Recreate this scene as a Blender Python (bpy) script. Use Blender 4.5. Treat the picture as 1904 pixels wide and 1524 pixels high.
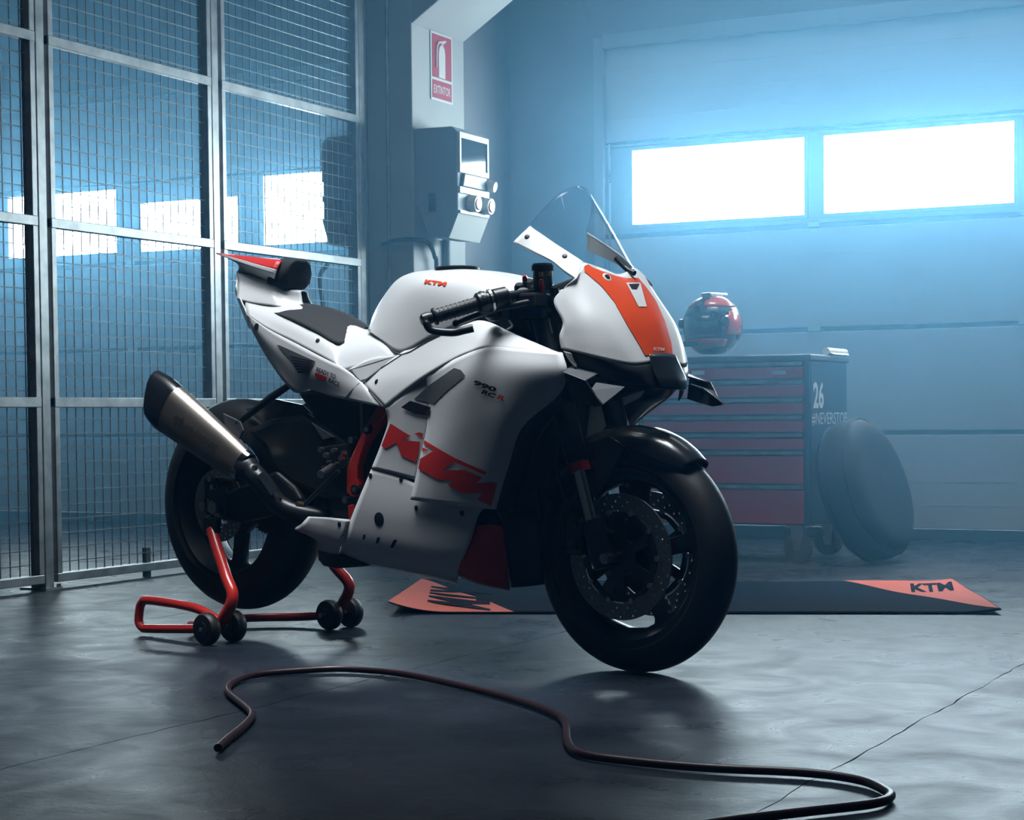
import bpy, bmesh, math, random
from mathutils import Vector, Matrix
from mathutils.bvhtree import BVHTree
from mathutils.geometry import tessellate_polygon
random.seed(7)
SC = bpy.context.scene
COL = SC.collection
for o in list(bpy.data.objects): bpy.data.objects.remove(o)

# ------------------------------------------------------------------ camera
F, HC, YAW, PITCH, ROLL, CX, CY = 3511.0, .655, 27.13, 2.5, .5, 952.0, 926.0
rad = math.radians
_fh = Vector((-math.sin(rad(YAW)), math.cos(rad(YAW)), 0)); _rt = Vector((math.cos(rad(YAW)), math.sin(rad(YAW)), 0)); _up = Vector((0, 0, 1))
FW = _fh * math.cos(rad(PITCH)) - _up * math.sin(rad(PITCH)); _u0 = _rt.cross(FW)
RT = _rt * math.cos(rad(ROLL)) - _u0 * math.sin(rad(ROLL)); UP = RT.cross(FW)
CAM = Vector((0, 0, HC))
cd = bpy.data.cameras.new('camera'); cam = bpy.data.objects.new('camera', cd); COL.objects.link(cam)
mw = Matrix((RT, UP, -FW)).transposed().to_4x4(); mw.translation = CAM; cam.matrix_world = mw
cd.sensor_fit = 'HORIZONTAL'; cd.sensor_width = 36; cd.lens = 36 * F / 1904; cd.shift_y = (CY - 762) / 1904; cd.clip_start = .05
cd.dof.use_dof = False
SC.camera = cam

# ------------------------------------------------------------------ light
SKY = (.64, .85, 1.0); SKY_STRENGTH = 54.0
HAZE = .006; HAZE_BACK = .082; HAZE_Y = 5.75
w = bpy.data.worlds.new('sky'); SC.world = w; w.use_nodes = True
bg = w.node_tree.nodes['Background']; bg.inputs[0].default_value = (*SKY, 1); bg.inputs[1].default_value = SKY_STRENGTH
WY = 9.585                                     # inner face of the door wall
WIN_Z = (1.69, 2.105)
WINS1 = [(-4.155, -3.163), (-3.067, -2.075), (-1.979, -.987)]
WINS2 = [(-8.605, -7.705, 1.706, 2.115), (-7.52, -6.77, 1.70, 2.015), (-6.59, -5.86, 1.696, 2.125)]
def portal(x0, x1, z0, z1):
    l = bpy.data.lights.new('window_portal', 'AREA'); l.shape = 'RECTANGLE'; l.size = x1 - x0; l.size_y = z1 - z0
    l.cycles.is_portal = True
    o = bpy.data.objects.new('window_portal', l); COL.objects.link(o)
    o.location = ((x0 + x1) / 2, WY + .09, (z0 + z1) / 2); o.rotation_euler = (-math.pi / 2, 0, 0)
for a, b in WINS1: portal(a, b, *WIN_Z)
for q in WINS2: portal(*q)
def lamp_light(loc, sx, sy, power, col=(1, 1, 1)):
    l = bpy.data.lights.new('lamp_light', 'AREA'); l.shape = 'RECTANGLE'; l.size = sx; l.size_y = sy; l.energy = power; l.color = col
    l.spread = rad(54)
    o = bpy.data.objects.new('lamp_light', l); COL.objects.link(o); o.location = loc; o.rotation_euler = (0, 0, 0)
    return o
LAMPS = [((-2.60, 4.05, 3.75), 2.5, 1.4, 26), ((-1.9, 7.75, 4.0), 1.9, .4, 26)]  # second lamp is added to lighten the door and the floor before it
for loc, sx, sy, pw in LAMPS: lamp_light(Vector(loc) - Vector((0, 0, .03)), sx, sy, pw, (.86, .94, 1.0))
vs = SC.view_settings
vs.view_transform = 'Standard'; vs.look = 'None'; vs.gamma = 1; vs.exposure = 0; vs.use_curve_mapping = False
SC.cycles.max_bounces = 5; SC.cycles.diffuse_bounces = 2; SC.cycles.glossy_bounces = 3; SC.cycles.transparent_max_bounces = 10; SC.cycles.volume_bounces = 0
SC.cycles.caustics_reflective = False; SC.cycles.caustics_refractive = False; SC.cycles.sample_clamp_indirect = 4

# ------------------------------------------------------------------ pixels
def ray(px, py): return FW + RT * ((px - CX) / F) + UP * ((CY - py) / F)
def onplane(px, py, n, c):
    d = ray(px, py); n = Vector(n); return CAM + d * ((c - n.dot(CAM)) / n.dot(d))
def floor_at(px, py, z=0): return onplane(px, py, (0, 0, 1), z)
G = Vector((-1.906, 4.409, 0)); HA = rad(-13.47)
HD = Vector((math.cos(HA), math.sin(HA), 0)); WD = Vector((HD.y, -HD.x, 0))
def B(px, py, wv):
    """photo pixel on the motorcycle's plane wv metres right of its middle -> bike coordinates"""
    P = onplane(px, py, WD, WD.dot(G) + wv) - G
    return Vector((P.dot(HD), -wv, P.z))
BIKE_INV = Matrix.Rotation(-HA, 4, 'Z') @ Matrix.Translation(-G)
CAML = BIKE_INV @ CAM

# ------------------------------------------------------------------ materials
def mat(name, col, rough=.5, metal=0., coat=0., noise=0., nscale=8., bump=0., spec=.5, emit=0):
    m = bpy.data.materials.new(name); m.use_nodes = True
    nt = m.node_tree; b = nt.nodes['Principled BSDF']
    b.inputs['Base Color'].default_value = (*col, 1); b.inputs['Roughness'].default_value = rough
    b.inputs['Metallic'].default_value = metal; b.inputs['Coat Weight'].default_value = coat
    b.inputs['Coat Roughness'].default_value = .08; b.inputs['Specular IOR Level'].default_value = spec
    if emit:
        b.inputs['Emission Color'].default_value = (*col, 1); b.inputs['Emission Strength'].default_value = emit
    tc = nt.nodes.new('ShaderNodeTexCoord'); n = nt.nodes.new('ShaderNodeTexNoise')
    n.inputs['Scale'].default_value = nscale; n.inputs['Detail'].default_value = 6
    nt.links.new(tc.outputs['Object'], n.inputs['Vector'])
    if noise:
        r = nt.nodes.new('ShaderNodeValToRGB')
        r.color_ramp.elements[0].position = .3; r.color_ramp.elements[1].position = .7
        r.color_ramp.elements[0].color = (*[c * (1 - noise) for c in col], 1); r.color_ramp.elements[1].color = (*[min(1, c * (1 + noise)) for c in col], 1)
        nt.links.new(n.outputs['Fac'], r.inputs['Fac']); nt.links.new(r.outputs[0], b.inputs['Base Color'])
    rr = nt.nodes.new('ShaderNodeMapRange'); rr.inputs[3].default_value = max(0, rough - .04); rr.inputs[4].default_value = min(1, rough + .04)
    nt.links.new(n.outputs['Fac'], rr.inputs[0]); nt.links.new(rr.outputs[0], b.inputs['Roughness'])
    if bump:
        bp = nt.nodes.new('ShaderNodeBump'); bp.inputs['Strength'].default_value = bump; bp.inputs['Distance'].default_value = .01
        nt.links.new(n.outputs['Fac'], bp.inputs['Height']); nt.links.new(bp.outputs[0], b.inputs['Normal'])
    return m
def glass_mat(name, tint, refl_rough=.02, frost=0.):
    m = bpy.data.materials.new(name); m.use_nodes = True; nt = m.node_tree; nt.nodes.clear()
    out = nt.nodes.new('ShaderNodeOutputMaterial'); t = nt.nodes.new('ShaderNodeBsdfTransparent'); t.inputs[0].default_value = (*tint, 1)
    gl = nt.nodes.new('ShaderNodeBsdfGlossy'); gl.inputs['Roughness'].default_value = refl_rough
    lw = nt.nodes.new('ShaderNodeLayerWeight'); lw.inputs[0].default_value = .5
    pw = nt.nodes.new('ShaderNodeMath'); pw.operation = 'POWER'; pw.inputs[1].default_value = 4; nt.links.new(lw.outputs['Facing'], pw.inputs[0])
    fr = nt.nodes.new('ShaderNodeMath'); fr.operation = 'MULTIPLY_ADD'; fr.inputs[1].default_value = .6; fr.inputs[2].default_value = .03; nt.links.new(pw.outputs[0], fr.inputs[0])
    mx = nt.nodes.new('ShaderNodeMixShader'); nt.links.new(fr.outputs[0], mx.inputs[0]); nt.links.new(t.outputs[0], mx.inputs[1]); nt.links.new(gl.outputs[0], mx.inputs[2])
    nt.links.new(mx.outputs[0], out.inputs[0])
    return m
def floor_mat():
    m = mat('concrete', (.10, .105, .11), .4); nt = m.node_tree; b = nt.nodes['Principled BSDF']
    tc = nt.nodes.new('ShaderNodeTexCoord'); mp = nt.nodes.new('ShaderNodeMapping'); mp.inputs['Scale'].default_value = (1, 1, 1)
    nt.links.new(tc.outputs['Object'], mp.inputs[0])
    n1 = nt.nodes.new('ShaderNodeTexNoise'); n1.inputs['Scale'].default_value = 2.2; n1.inputs['Detail'].default_value = 9; n1.inputs['Roughness'].default_value = .65
    n2 = nt.nodes.new('ShaderNodeTexNoise'); n2.inputs['Scale'].default_value = 48; n2.inputs['Detail'].default_value = 8; n2.inputs['Roughness'].default_value = .7
    n3 = nt.nodes.new('ShaderNodeTexNoise'); n3.inputs['Scale'].default_value = 5; n3.inputs['Detail'].default_value = 10; n3.inputs['Distortion'].default_value = .8
    for n in (n1, n2, n3): nt.links.new(mp.outputs[0], n.inputs['Vector'])
    r = nt.nodes.new('ShaderNodeValToRGB'); r.color_ramp.elements[0].position = .32; r.color_ramp.elements[1].position = .7
    r.color_ramp.elements[0].color = (.008, .011, .017, 1); r.color_ramp.elements[1].color = (.024, .030, .042, 1)
    nt.links.new(n1.outputs[0], r.inputs[0]); nt.links.new(r.outputs[0], b.inputs['Base Color'])
    mr = nt.nodes.new('ShaderNodeMapRange'); mr.inputs[1].default_value = .35; mr.inputs[2].default_value = .68; mr.inputs[3].default_value = .26; mr.inputs[4].default_value = .46
    nt.links.new(n3.outputs[0], mr.inputs[0]); nt.links.new(mr.outputs[0], b.inputs['Roughness'])
    ad = nt.nodes.new('ShaderNodeMath'); ad.operation = 'MULTIPLY_ADD'; ad.inputs[1].default_value = 1.0; sm = nt.nodes.new('ShaderNodeMath'); sm.operation = 'MULTIPLY'; sm.inputs[1].default_value = .35
    nt.links.new(n3.outputs[0], sm.inputs[0]); nt.links.new(n2.outputs[0], ad.inputs[0]); nt.links.new(sm.outputs[0], ad.inputs[2])
    bp = nt.nodes.new('ShaderNodeBump'); bp.inputs['Strength'].default_value = .35; bp.inputs['Distance'].default_value = .004
    nt.links.new(ad.outputs[0], bp.inputs['Height']); nt.links.new(bp.outputs[0], b.inputs['Normal'])
    b.inputs['Specular IOR Level'].default_value = .5; b.inputs['IOR'].default_value = 1.18
    return m
M = {}
M['white'] = mat('white_paint', (.80, .81, .82), .34, coat=.25)
M['white_in'] = mat('white_plastic', (.72, .73, .74), .5)
M['orange'] = mat('orange_vinyl', (.84, .085, .02), .35, coat=.2)
M['red'] = mat('red_vinyl', (.72, .035, .03), .38, coat=.1)
M['redpaint'] = mat('red_frame_paint', (.62, .03, .02), .3, coat=.4)
M['black'] = mat('black_satin', (.012, .013, .015), .35)
M['carbon'] = mat('black_gloss', (.012, .013, .015), .25, coat=.3)
M['seat'] = mat('seat_foam', (.022, .023, .027), .8, bump=.15, nscale=120)
M['rubber'] = mat('tyre_rubber', (.010, .010, .011), .5, bump=.05, nscale=60)
M['grey'] = mat('grey_plastic', (.10, .105, .115), .45)
M['steel'] = mat('steel', (.55, .56, .58), .28, metal=1)
M['disc'] = mat('disc_steel', (.28, .28, .29), .38, metal=1)
M['ti'] = mat('titanium', (.42, .36, .32), .38, metal=1, noise=.08, nscale=5)
M['etch'] = mat('etched_titanium', (.13, .11, .10), .5, metal=1)
M['chrome'] = mat('chrome', (.85, .85, .85), .12, metal=1)
M['gold'] = mat('gold_slider', (.60, .42, .22), .3, metal=1)
M['ink'] = mat('black_ink', (.01, .01, .015), .45)
M['glass'] = glass_mat('screen_glass', (.93, .95, .96))
M['pane'] = glass_mat('window_glass', (.95, .98, 1.0), .05)
M['wall'] = mat('wall_paint', (.26, .27, .29), .7, noise=.12, nscale=2.0)
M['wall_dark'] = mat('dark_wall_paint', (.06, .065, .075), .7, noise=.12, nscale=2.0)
M['door'] = mat('door_panel', (.62, .64, .66), .5, noise=.06, nscale=1.5)
M['seal'] = mat('rubber_seal', (.012, .013, .015), .7)
M['doorframe'] = mat('door_frame', (.34, .36, .38), .5)
M['column'] = mat('column_paint', (.40, .405, .39), .65, noise=.08, nscale=3)
M['galv'] = mat('galvanised_steel', (.27, .28, .28), .42, metal=.8, noise=.25, nscale=14)
M['wire'] = mat('galvanised_wire', (.11, .115, .12), .45, metal=.5)
M['boxgrey'] = mat('socket_box_grey', (.30, .32, .34), .5)
M['cream'] = mat('cream_plastic', (.66, .66, .60), .45)
M['signred'] = mat('sign_red', (.42, .035, .06), .5)
M['signwhite'] = mat('sign_white', (.62, .64, .60), .5)
M['cabred'] = mat('cabinet_red', (.48, .03, .04), .35, coat=.2)
M['cabblue'] = mat('cabinet_dark_blue', (.018, .035, .065), .4)
M['cabtop'] = mat('cabinet_top', (.05, .06, .075), .5)
M['pgrey'] = mat('print_grey', (.45, .48, .47), .6)
M['caster'] = mat('caster_grey', (.14, .145, .155), .5)
M['matdark'] = mat('mat_dark', (.006, .012, .022), .85, bump=.1, nscale=200, spec=.02)
M['matorange'] = mat('mat_orange', (.52, .075, .035), .8, bump=.3, nscale=200)
M['warmer'] = mat('warmer_fabric', (.006, .008, .012), .75, bump=.2, nscale=40, spec=.15)
M['cord'] = mat('red_black_hose', (.022, .005, .008), .38)
M['helmet'] = mat('helmet_black', (.012, .014, .018), .28, coat=.3)
M['helmet_or'] = mat('helmet_orange', (.45, .06, .02), .2, coat=.8)
M['visor'] = mat('visor_dark', (.02, .025, .03), .06, coat=1)
M['amber'] = mat('brake_fluid', (.45, .28, .10), .3)
M['lampwhite'] = mat('lamp_diffuser', (.9, .95, 1.0), .5, emit=3)
FLOOR = floor_mat()

# ------------------------------------------------------------------ mesh helpers
class MB:
    def __init__(s): s.v = []; s.f = []
    def add(s, vs, fs):
        n = len(s.v); s.v += [Vector(p) for p in vs]; s.f += [tuple(i + n for i in f) for f in fs]; return s
    def box(s, a, b):
        (x0, y0, z0), (x1, y1, z1) = a, b
        return s.add([(x0,y0,z0),(x1,y0,z0),(x1,y1,z0),(x0,y1,z0),(x0,y0,z1),(x1,y0,z1),(x1,y1,z1),(x0,y1,z1)],
                     [(3,2,1,0),(4,5,6,7),(0,1,5,4),(1,2,6,5),(2,3,7,6),(3,0,4,7)])
    def hexa(s, p): return s.add(p, [(3,2,1,0),(4,5,6,7),(0,1,5,4),(1,2,6,5),(2,3,7,6),(3,0,4,7)])
    def ring(s, c, ax, r, n, ref=None, sx=1, sy=1):
        ax = Vector(ax).normalized(); ref = Vector(ref) if ref else (Vector((0,0,1)) if abs(ax.z) < .9 else Vector((1,0,0)))
        a = (ref - ax * ref.dot(ax)).normalized(); b = ax.cross(a)
        return [Vector(c) + a * (r * sx * math.cos(2*math.pi*i/n)) + b * (r * sy * math.sin(2*math.pi*i/n)) for i in range(n)]
    def loft(s, rings, caps=True):
        n = len(rings[0]); base = len(s.v)
        for r in rings: s.v += [Vector(p) for p in r]
        for k in range(len(rings) - 1):
            for i in range(n):
                j = (i + 1) % n; s.f.append((base+k*n+i, base+k*n+j, base+(k+1)*n+j, base+(k+1)*n+i))
        if caps:
            s.f.append(tuple(base + i for i in reversed(range(n)))); s.f.append(tuple(base + (len(rings)-1)*n + i for i in range(n)))
        return s
    def cyl(s, p0, p1, r0, r1=None, n=20):
        p0, p1 = Vector(p0), Vector(p1); ax = p1 - p0
        return s.loft([s.ring(p0, ax, r0, n), s.ring(p1, ax, r0 if r1 is None else r1, n)])
    def turned(s, p0, p1, prof, n=24):
        p0, p1 = Vector(p0), Vector(p1); ax = p1 - p0
        return s.loft([s.ring(p0 + ax * t, ax, r, n) for t, r in prof])
    def tube(s, path, r, n=10, cap=True):
        path = [Vector(p) for p in path]; rings = []; ref = None
        for i, p in enumerate(path):
            t = (path[min(i+1, len(path)-1)] - path[max(i-1, 0)]).normalized()
            if ref is None: ref = Vector((0,0,1)) if abs(t.z) < .9 else Vector((1,0,0))
            ref = (ref - t * ref.dot(t)).normalized(); b = t.cross(ref)
            rr = r[i] if isinstance(r, (list, tuple)) else r
            rings.append([p + ref * (rr*math.cos(2*math.pi*k/n)) + b * (rr*math.sin(2*math.pi*k/n)) for k in range(n)])
        return s.loft(rings, cap)
    def prism(s, poly, off):
        """closed polygon of 3D points pushed along off"""
        n = len(poly); off = Vector(off); poly = [Vector(p) for p in poly]
        fs = [tuple(reversed(range(n))), tuple(range(n, 2*n))] + [(i, (i+1) % n, n+(i+1) % n, n+i) for i in range(n)]
        return s.add(poly + [p + off for p in poly], fs)
    def lathe(s, c, prof, n=64, closed=True):
        """spun about the bike's lateral axis: prof = [(lateral, radius)]"""
        rings = [[Vector((c[0] + r*math.cos(2*math.pi*i/n), c[1] + l, c[2] + r*math.sin(2*math.pi*i/n))) for i in range(n)] for l, r in prof]
        if closed: rings.append(rings[0])
        return s.loft(rings, False)
    def obj(s, name, m, parent=None, smooth=None, bevel=0, solid=0, off=-1., sub=0):
        me = bpy.data.meshes.new(name); me.from_pydata([tuple(v) for v in s.v], [], s.f); me.update()
        bm = bmesh.new(); bm.from_mesh(me)
        if not solid: bmesh.ops.recalc_face_normals(bm, faces=bm.faces)
        bm.to_mesh(me); bm.free()
        return link(name, me, m, parent, smooth, bevel, solid, off, sub)
def link(name, me, m, parent=None, smooth=None, bevel=0, solid=0, off=-1., sub=0):
    me.name = name
    if m is not None: me.materials.append(M[m] if isinstance(m, str) else m)
    o = bpy.data.objects.new(name, me); COL.objects.link(o)
    if parent is not None: o.parent = parent
    if smooth is not None:
        me.polygons.foreach_set('use_smooth', [True] * len(me.polygons))
        me.set_sharp_from_angle(angle=rad(smooth))
    if solid:
        md = o.modifiers.new('thickness', 'SOLIDIFY'); md.thickness = solid; md.offset = off
    if bevel:
        md = o.modifiers.new('bevel', 'BEVEL'); md.width = bevel; md.segments = 2; md.limit_method = 'ANGLE'; md.angle_limit = rad(40)
    if sub:
        md = o.modifiers.new('sub', 'SUBSURF'); md.levels = md.render_levels = sub
    return o
def thing(name, label, cat, loc=(0,0,0), rz=0, group=None):
    o = bpy.data.objects.new(name, None); COL.objects.link(o); o.location = loc; o.rotation_euler = (0, 0, rz); o.empty_display_size = .1
    return tag(o, label, cat, group)
def tag(o, label, cat, group=None):
    o['label'] = label; o['category'] = cat
    if group: o['group'] = group
    return o
def struct(o): o['kind'] = 'structure'; return o
def dup(root, **kw):
    r = root.copy(); COL.objects.link(r)
    for k, v in kw.items(): setattr(r, k, v)
    def rec(a, b):
        for ch in list(a.children):
            if ch.parent is a:
                c = ch.copy(); COL.objects.link(c); c.parent = b; rec(ch, c)
    rec(root, r)
    return r
def cr(p0, p1, p2, p3, t):
    return (p1*2 + (p2-p0)*t + (p0*2-p1*5+p2*4-p3)*t*t + (p1*3-p0-p2*3+p3)*t*t*t) * .5
def spline(pts, k):
    pts = [Vector(p) for p in pts]
    if len(pts) == 2: return [pts[0].lerp(pts[1], i / k) for i in range(k + 1)]
    ext = [pts[0]*2 - pts[1]] + pts + [pts[-1]*2 - pts[-2]]
    out = []
    for i in range(len(pts) - 1):
        for j in range(k): out.append(cr(ext[i], ext[i+1], ext[i+2], ext[i+3], j / k))
    return out + [pts[-1]]
def grid_mesh(name, rows, k):
    rows = [spline(r, k) for r in rows]
    cols = [spline(c, k) for c in zip(*rows)]
    nr = len(cols[0]); nc = len(cols)
    vs = [cols[c][r] for r in range(nr) for c in range(nc)]
    fs = [(r*nc+c, r*nc+c+1, (r+1)*nc+c+1, (r+1)*nc+c) for r in range(nr-1) for c in range(nc-1)]
    acc = 0
    for f in fs:
        c = (vs[f[0]] + vs[f[2]]) / 2
        if c.y > .02: continue
        acc += (vs[f[2]] - vs[f[0]]).cross(vs[f[3]] - vs[f[1]]).dot((CAML - c).normalized())
    if acc < 0: fs = [tuple(reversed(f)) for f in fs]
    return vs, fs
SURF = {}
def patch(name, rows, m, parent, sym=False, mirror=True, k=5, thick=.004, local=False, smooth=50, key=None):
    """body panel through a net of control points; sym joins both halves over the middle, mirror adds the left panel"""
    R = [[p if local else B(*p) for p in r] for r in rows]
    R = [[Vector(p) for p in r] for r in R]
    if sym:
        flip = [[Vector((p.x, -p.y, p.z)) for p in r] for r in R]
        if all(abs(p.y) < 1e-5 for p in R[0]): R = list(reversed(flip[1:])) + R
        else: R = list(reversed(flip)) + R
    vs, fs = grid_mesh(name, R, k)
    me = bpy.data.meshes.new(name); me.from_pydata([tuple(v) for v in vs], [], fs); me.update()
    o = link(name, me, m, parent, smooth, solid=thick)
    SURF[key or name] = BVHTree.FromPolygons(vs, fs)
    if mirror and not sym:
        v2 = [Vector((p.x, -p.y, p.z)) for p in vs]; f2 = [tuple(reversed(f)) for f in fs]
        me = bpy.data.meshes.new(name); me.from_pydata([tuple(v) for v in v2], [], f2); me.update()
        link(name, me, m, parent, smooth, solid=thick)
    return o
def both(mb, name, m, parent, **kw):
    a = mb.obj(name, m, parent, **kw)
    q = MB(); q.v = [Vector((p.x, -p.y, p.z)) for p in mb.v]; q.f = [tuple(reversed(f)) for f in mb.f]
    b = q.obj(name, m, parent, **kw)
    return a, b
def cast(px, py, keys):
    d = (BIKE_INV.to_3x3() @ ray(px, py)).normalized(); best = None
    for kx in keys:
        hit, n, i, dist = SURF[kx].ray_cast(CAML, d)
        if hit is not None and (best is None or dist < best[2]): best = (hit, n, dist)
    if best is None: return None
    n = best[1]
    if n.dot(CAML - best[0]) < 0: n = -n
    return best[0], n
def decal2d(name, verts, faces, keys, m, parent, off=.0018, maxlen=9):
    """flat print laid on a panel: 2D pixel mesh dropped on the surface it is printed on"""
    bm = bmesh.new(); bv = [bm.verts.new((x, y, 0)) for x, y in verts]
    for f in faces:
        try: bm.faces.new([bv[i] for i in f])
        except ValueError: pass
    bmesh.ops.triangulate(bm, faces=bm.faces)
    for it in range(6):
        el = [e for e in bm.edges if e.calc_length() > maxlen]
        if not el: break
        bmesh.ops.subdivide_edges(bm, edges=el, cuts=1); bmesh.ops.triangulate(bm, faces=bm.faces)
    bad = []
    for v in bm.verts:
        h = cast(v.co.x, v.co.y, keys)
        if h is None: bad.append(v)
        else: v.co = h[0] + h[1] * off
    bmesh.ops.delete(bm, geom=bad, context='VERTS')
    for f in bm.faces:
        if f.normal.dot(CAML - f.calc_center_median()) < 0: pass
    bmesh.ops.recalc_face_normals(bm, faces=bm.faces)
    me = bpy.data.meshes.new(name); bm.to_mesh(me); bm.free()
    return link(name, me, m, parent, 60)
def decal(name, polys, keys, m, parent, **kw):
    vs, fs = [], []
    for poly in polys:
        n = len(vs); vs += poly
        for t in tessellate_polygon([[Vector((x, y, 0)) for x, y in poly]]): fs.append(tuple(n + i for i in t))
    return decal2d(name, vs, fs, keys, m, parent, **kw)
def text_mesh(txt, bold=0.):
    c = bpy.data.curves.new('lettering', 'FONT'); c.body = txt; c.offset = bold; c.align_x = 'CENTER'; c.align_y = 'CENTER'; c.resolution_u = 3
    o = bpy.data.objects.new('lettering', c); COL.objects.link(o)
    dg = bpy.context.evaluated_depsgraph_get(); me = o.evaluated_get(dg).to_mesh()
    vs = [tuple(v.co) for v in me.vertices]; fs = [tuple(p.vertices) for p in me.polygons]
    o.evaluated_get(dg).to_mesh_clear(); bpy.data.objects.remove(o); bpy.data.curves.remove(c)
    return vs, fs
def fit_text(txt, bold=0.):
    vs, fs = text_mesh(txt, bold)
    xs = [v[0] for v in vs]; ys = [v[1] for v in vs]
    x0, x1, y0, y1 = min(xs), max(xs), min(ys), max(ys)
    return [((v[0]-x0)/(x1-x0), (v[1]-y0)/(y1-y0)) for v in vs], fs     # unit box
def text_on(name, txt, o, ux, uy, m, parent, bold=0.):
    """lettering on a flat face: o = lower left, ux/uy = its width and height vectors"""
    vs, fs = fit_text(txt, bold); o, ux, uy = Vector(o), Vector(ux), Vector(uy)
    return MB().add([o + ux*a + uy*b for a, b in vs], fs).obj(name, m, parent)
def text_decal(name, txt, p0, pu, pv, keys, m, parent, bold=.0, **kw):
    vs, fs = fit_text(txt, bold)
    return decal2d(name, [(p0[0] + pu[0]*a + pv[0]*b, p0[1] + pu[1]*a + pv[1]*b) for a, b in vs], fs, keys, m, parent, **kw)
def flat_curve(loops, depth, bev=0.):
    """2D outline with holes -> slab mesh in the x/y plane, thickness 2*depth"""
    c = bpy.data.curves.new('outline', 'CURVE'); c.dimensions = '2D'; c.fill_mode = 'BOTH'; c.extrude = depth; c.bevel_depth = bev; c.bevel_resolution = 1
    for lp in loops:
        s = c.splines.new('POLY'); s.points.add(len(lp) - 1); s.use_cyclic_u = True
        for i, (x, y) in enumerate(lp): s.points[i].co = (x, y, 0, 1)
    o = bpy.data.objects.new('outline', c); COL.objects.link(o)
    dg = bpy.context.evaluated_depsgraph_get(); me = bpy.data.meshes.new_from_object(o.evaluated_get(dg))
    bpy.data.objects.remove(o); bpy.data.curves.remove(c)
    return me
def circ(r, n=48, cx=0, cy=0, a0=0): return [(cx + r*math.cos(a0+2*math.pi*i/n), cy + r*math.sin(a0+2*math.pi*i/n)) for i in range(n)]
exec_parts = []

# ================================================================== the room
X0, X1, Y0, ZC = -9.6, 3.2, -3.0, 4.2
base = struct(MB().box((X0-.2, Y0-.2, -.25), (X1+.2, WY+.5, -.012)).obj('floor', 'seal'))
xe = [X0, -5.29, -3.876, -2.463, -1.05, .36, X1]; ye = [Y0, 3.9-4.4, 3.9, 8.3, WY+.3]
def slab_edge(x, n=220):
    if x in (X0, X1): return [(x, Y0 + (WY+.3-Y0)*i/n) for i in range(n+1)]
    out = []; d = 0
    for i in range(n+1):
        d = d*.7 + random.uniform(-.004, .004); out.append((x + d, Y0 + (WY+.3-Y0)*i/n))
    return out
edges_ = [slab_edge(x) for x in xe]
for i in range(len(xe)-1):
    g = .0012; a, b = edges_[i], edges_[i+1]
    poly = [(x + g*random.uniform(.3, 2.2), y) for x, y in a] + [(x - g*random.uniform(.3, 2.2), y) for x, y in reversed(b)]
    mb = MB(); n = len(a); q = [(x, y, 0) for x, y in poly]; lo = [(x, y, -.06) for x, y in poly]; m_ = len(q)
    mb.add(q + lo, [(k, 2*n-1-k, 2*n-2-k, k+1)[::-1] for k in range(n-1)] + [(k, (k+1) % m_, m_+(k+1) % m_, m_+k) for k in range(m_)])
    mb.obj('slab', FLOOR, base)
struct(MB().box((X0-.2, Y0-.2, ZC), (X1+.2, WY+.5, ZC+.2)).obj('ceiling', 'wall_dark'))
struct(MB().box((X0-.2, Y0-.2, 0), (X0, WY+.3, ZC)).obj('wall_left', 'wall'))
struct(MB().box((X1, Y0-.2, 0), (X1+.2, WY+.3, ZC)).obj('wall_right', 'wall_dark'))
struct(MB().box((X0, Y0-.2, 0), (X1, Y0, ZC)).obj('wall_front', 'wall_dark'))
D1 = (-4.335, -.80); D2 = (-9.35, -5.45); DT = 2.665
wb = MB()
for x0, x1, z0, z1 in [(X0, D2[0], 0, ZC), (D2[1], D1[0], 0, ZC), (D1[1], X1, 0, ZC), (D2[0], D2[1], DT, ZC), (D1[0], D1[1], DT, ZC)]: wb.box((x0, WY-.02, z0), (x1, WY+.2, z1))
struct(wb.obj('wall_back', 'wall'))
struct(MB().box((-4.97, 8.70, 0), (-4.89, WY-.02, ZC)).obj('wall_partition', 'wall'))
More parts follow.
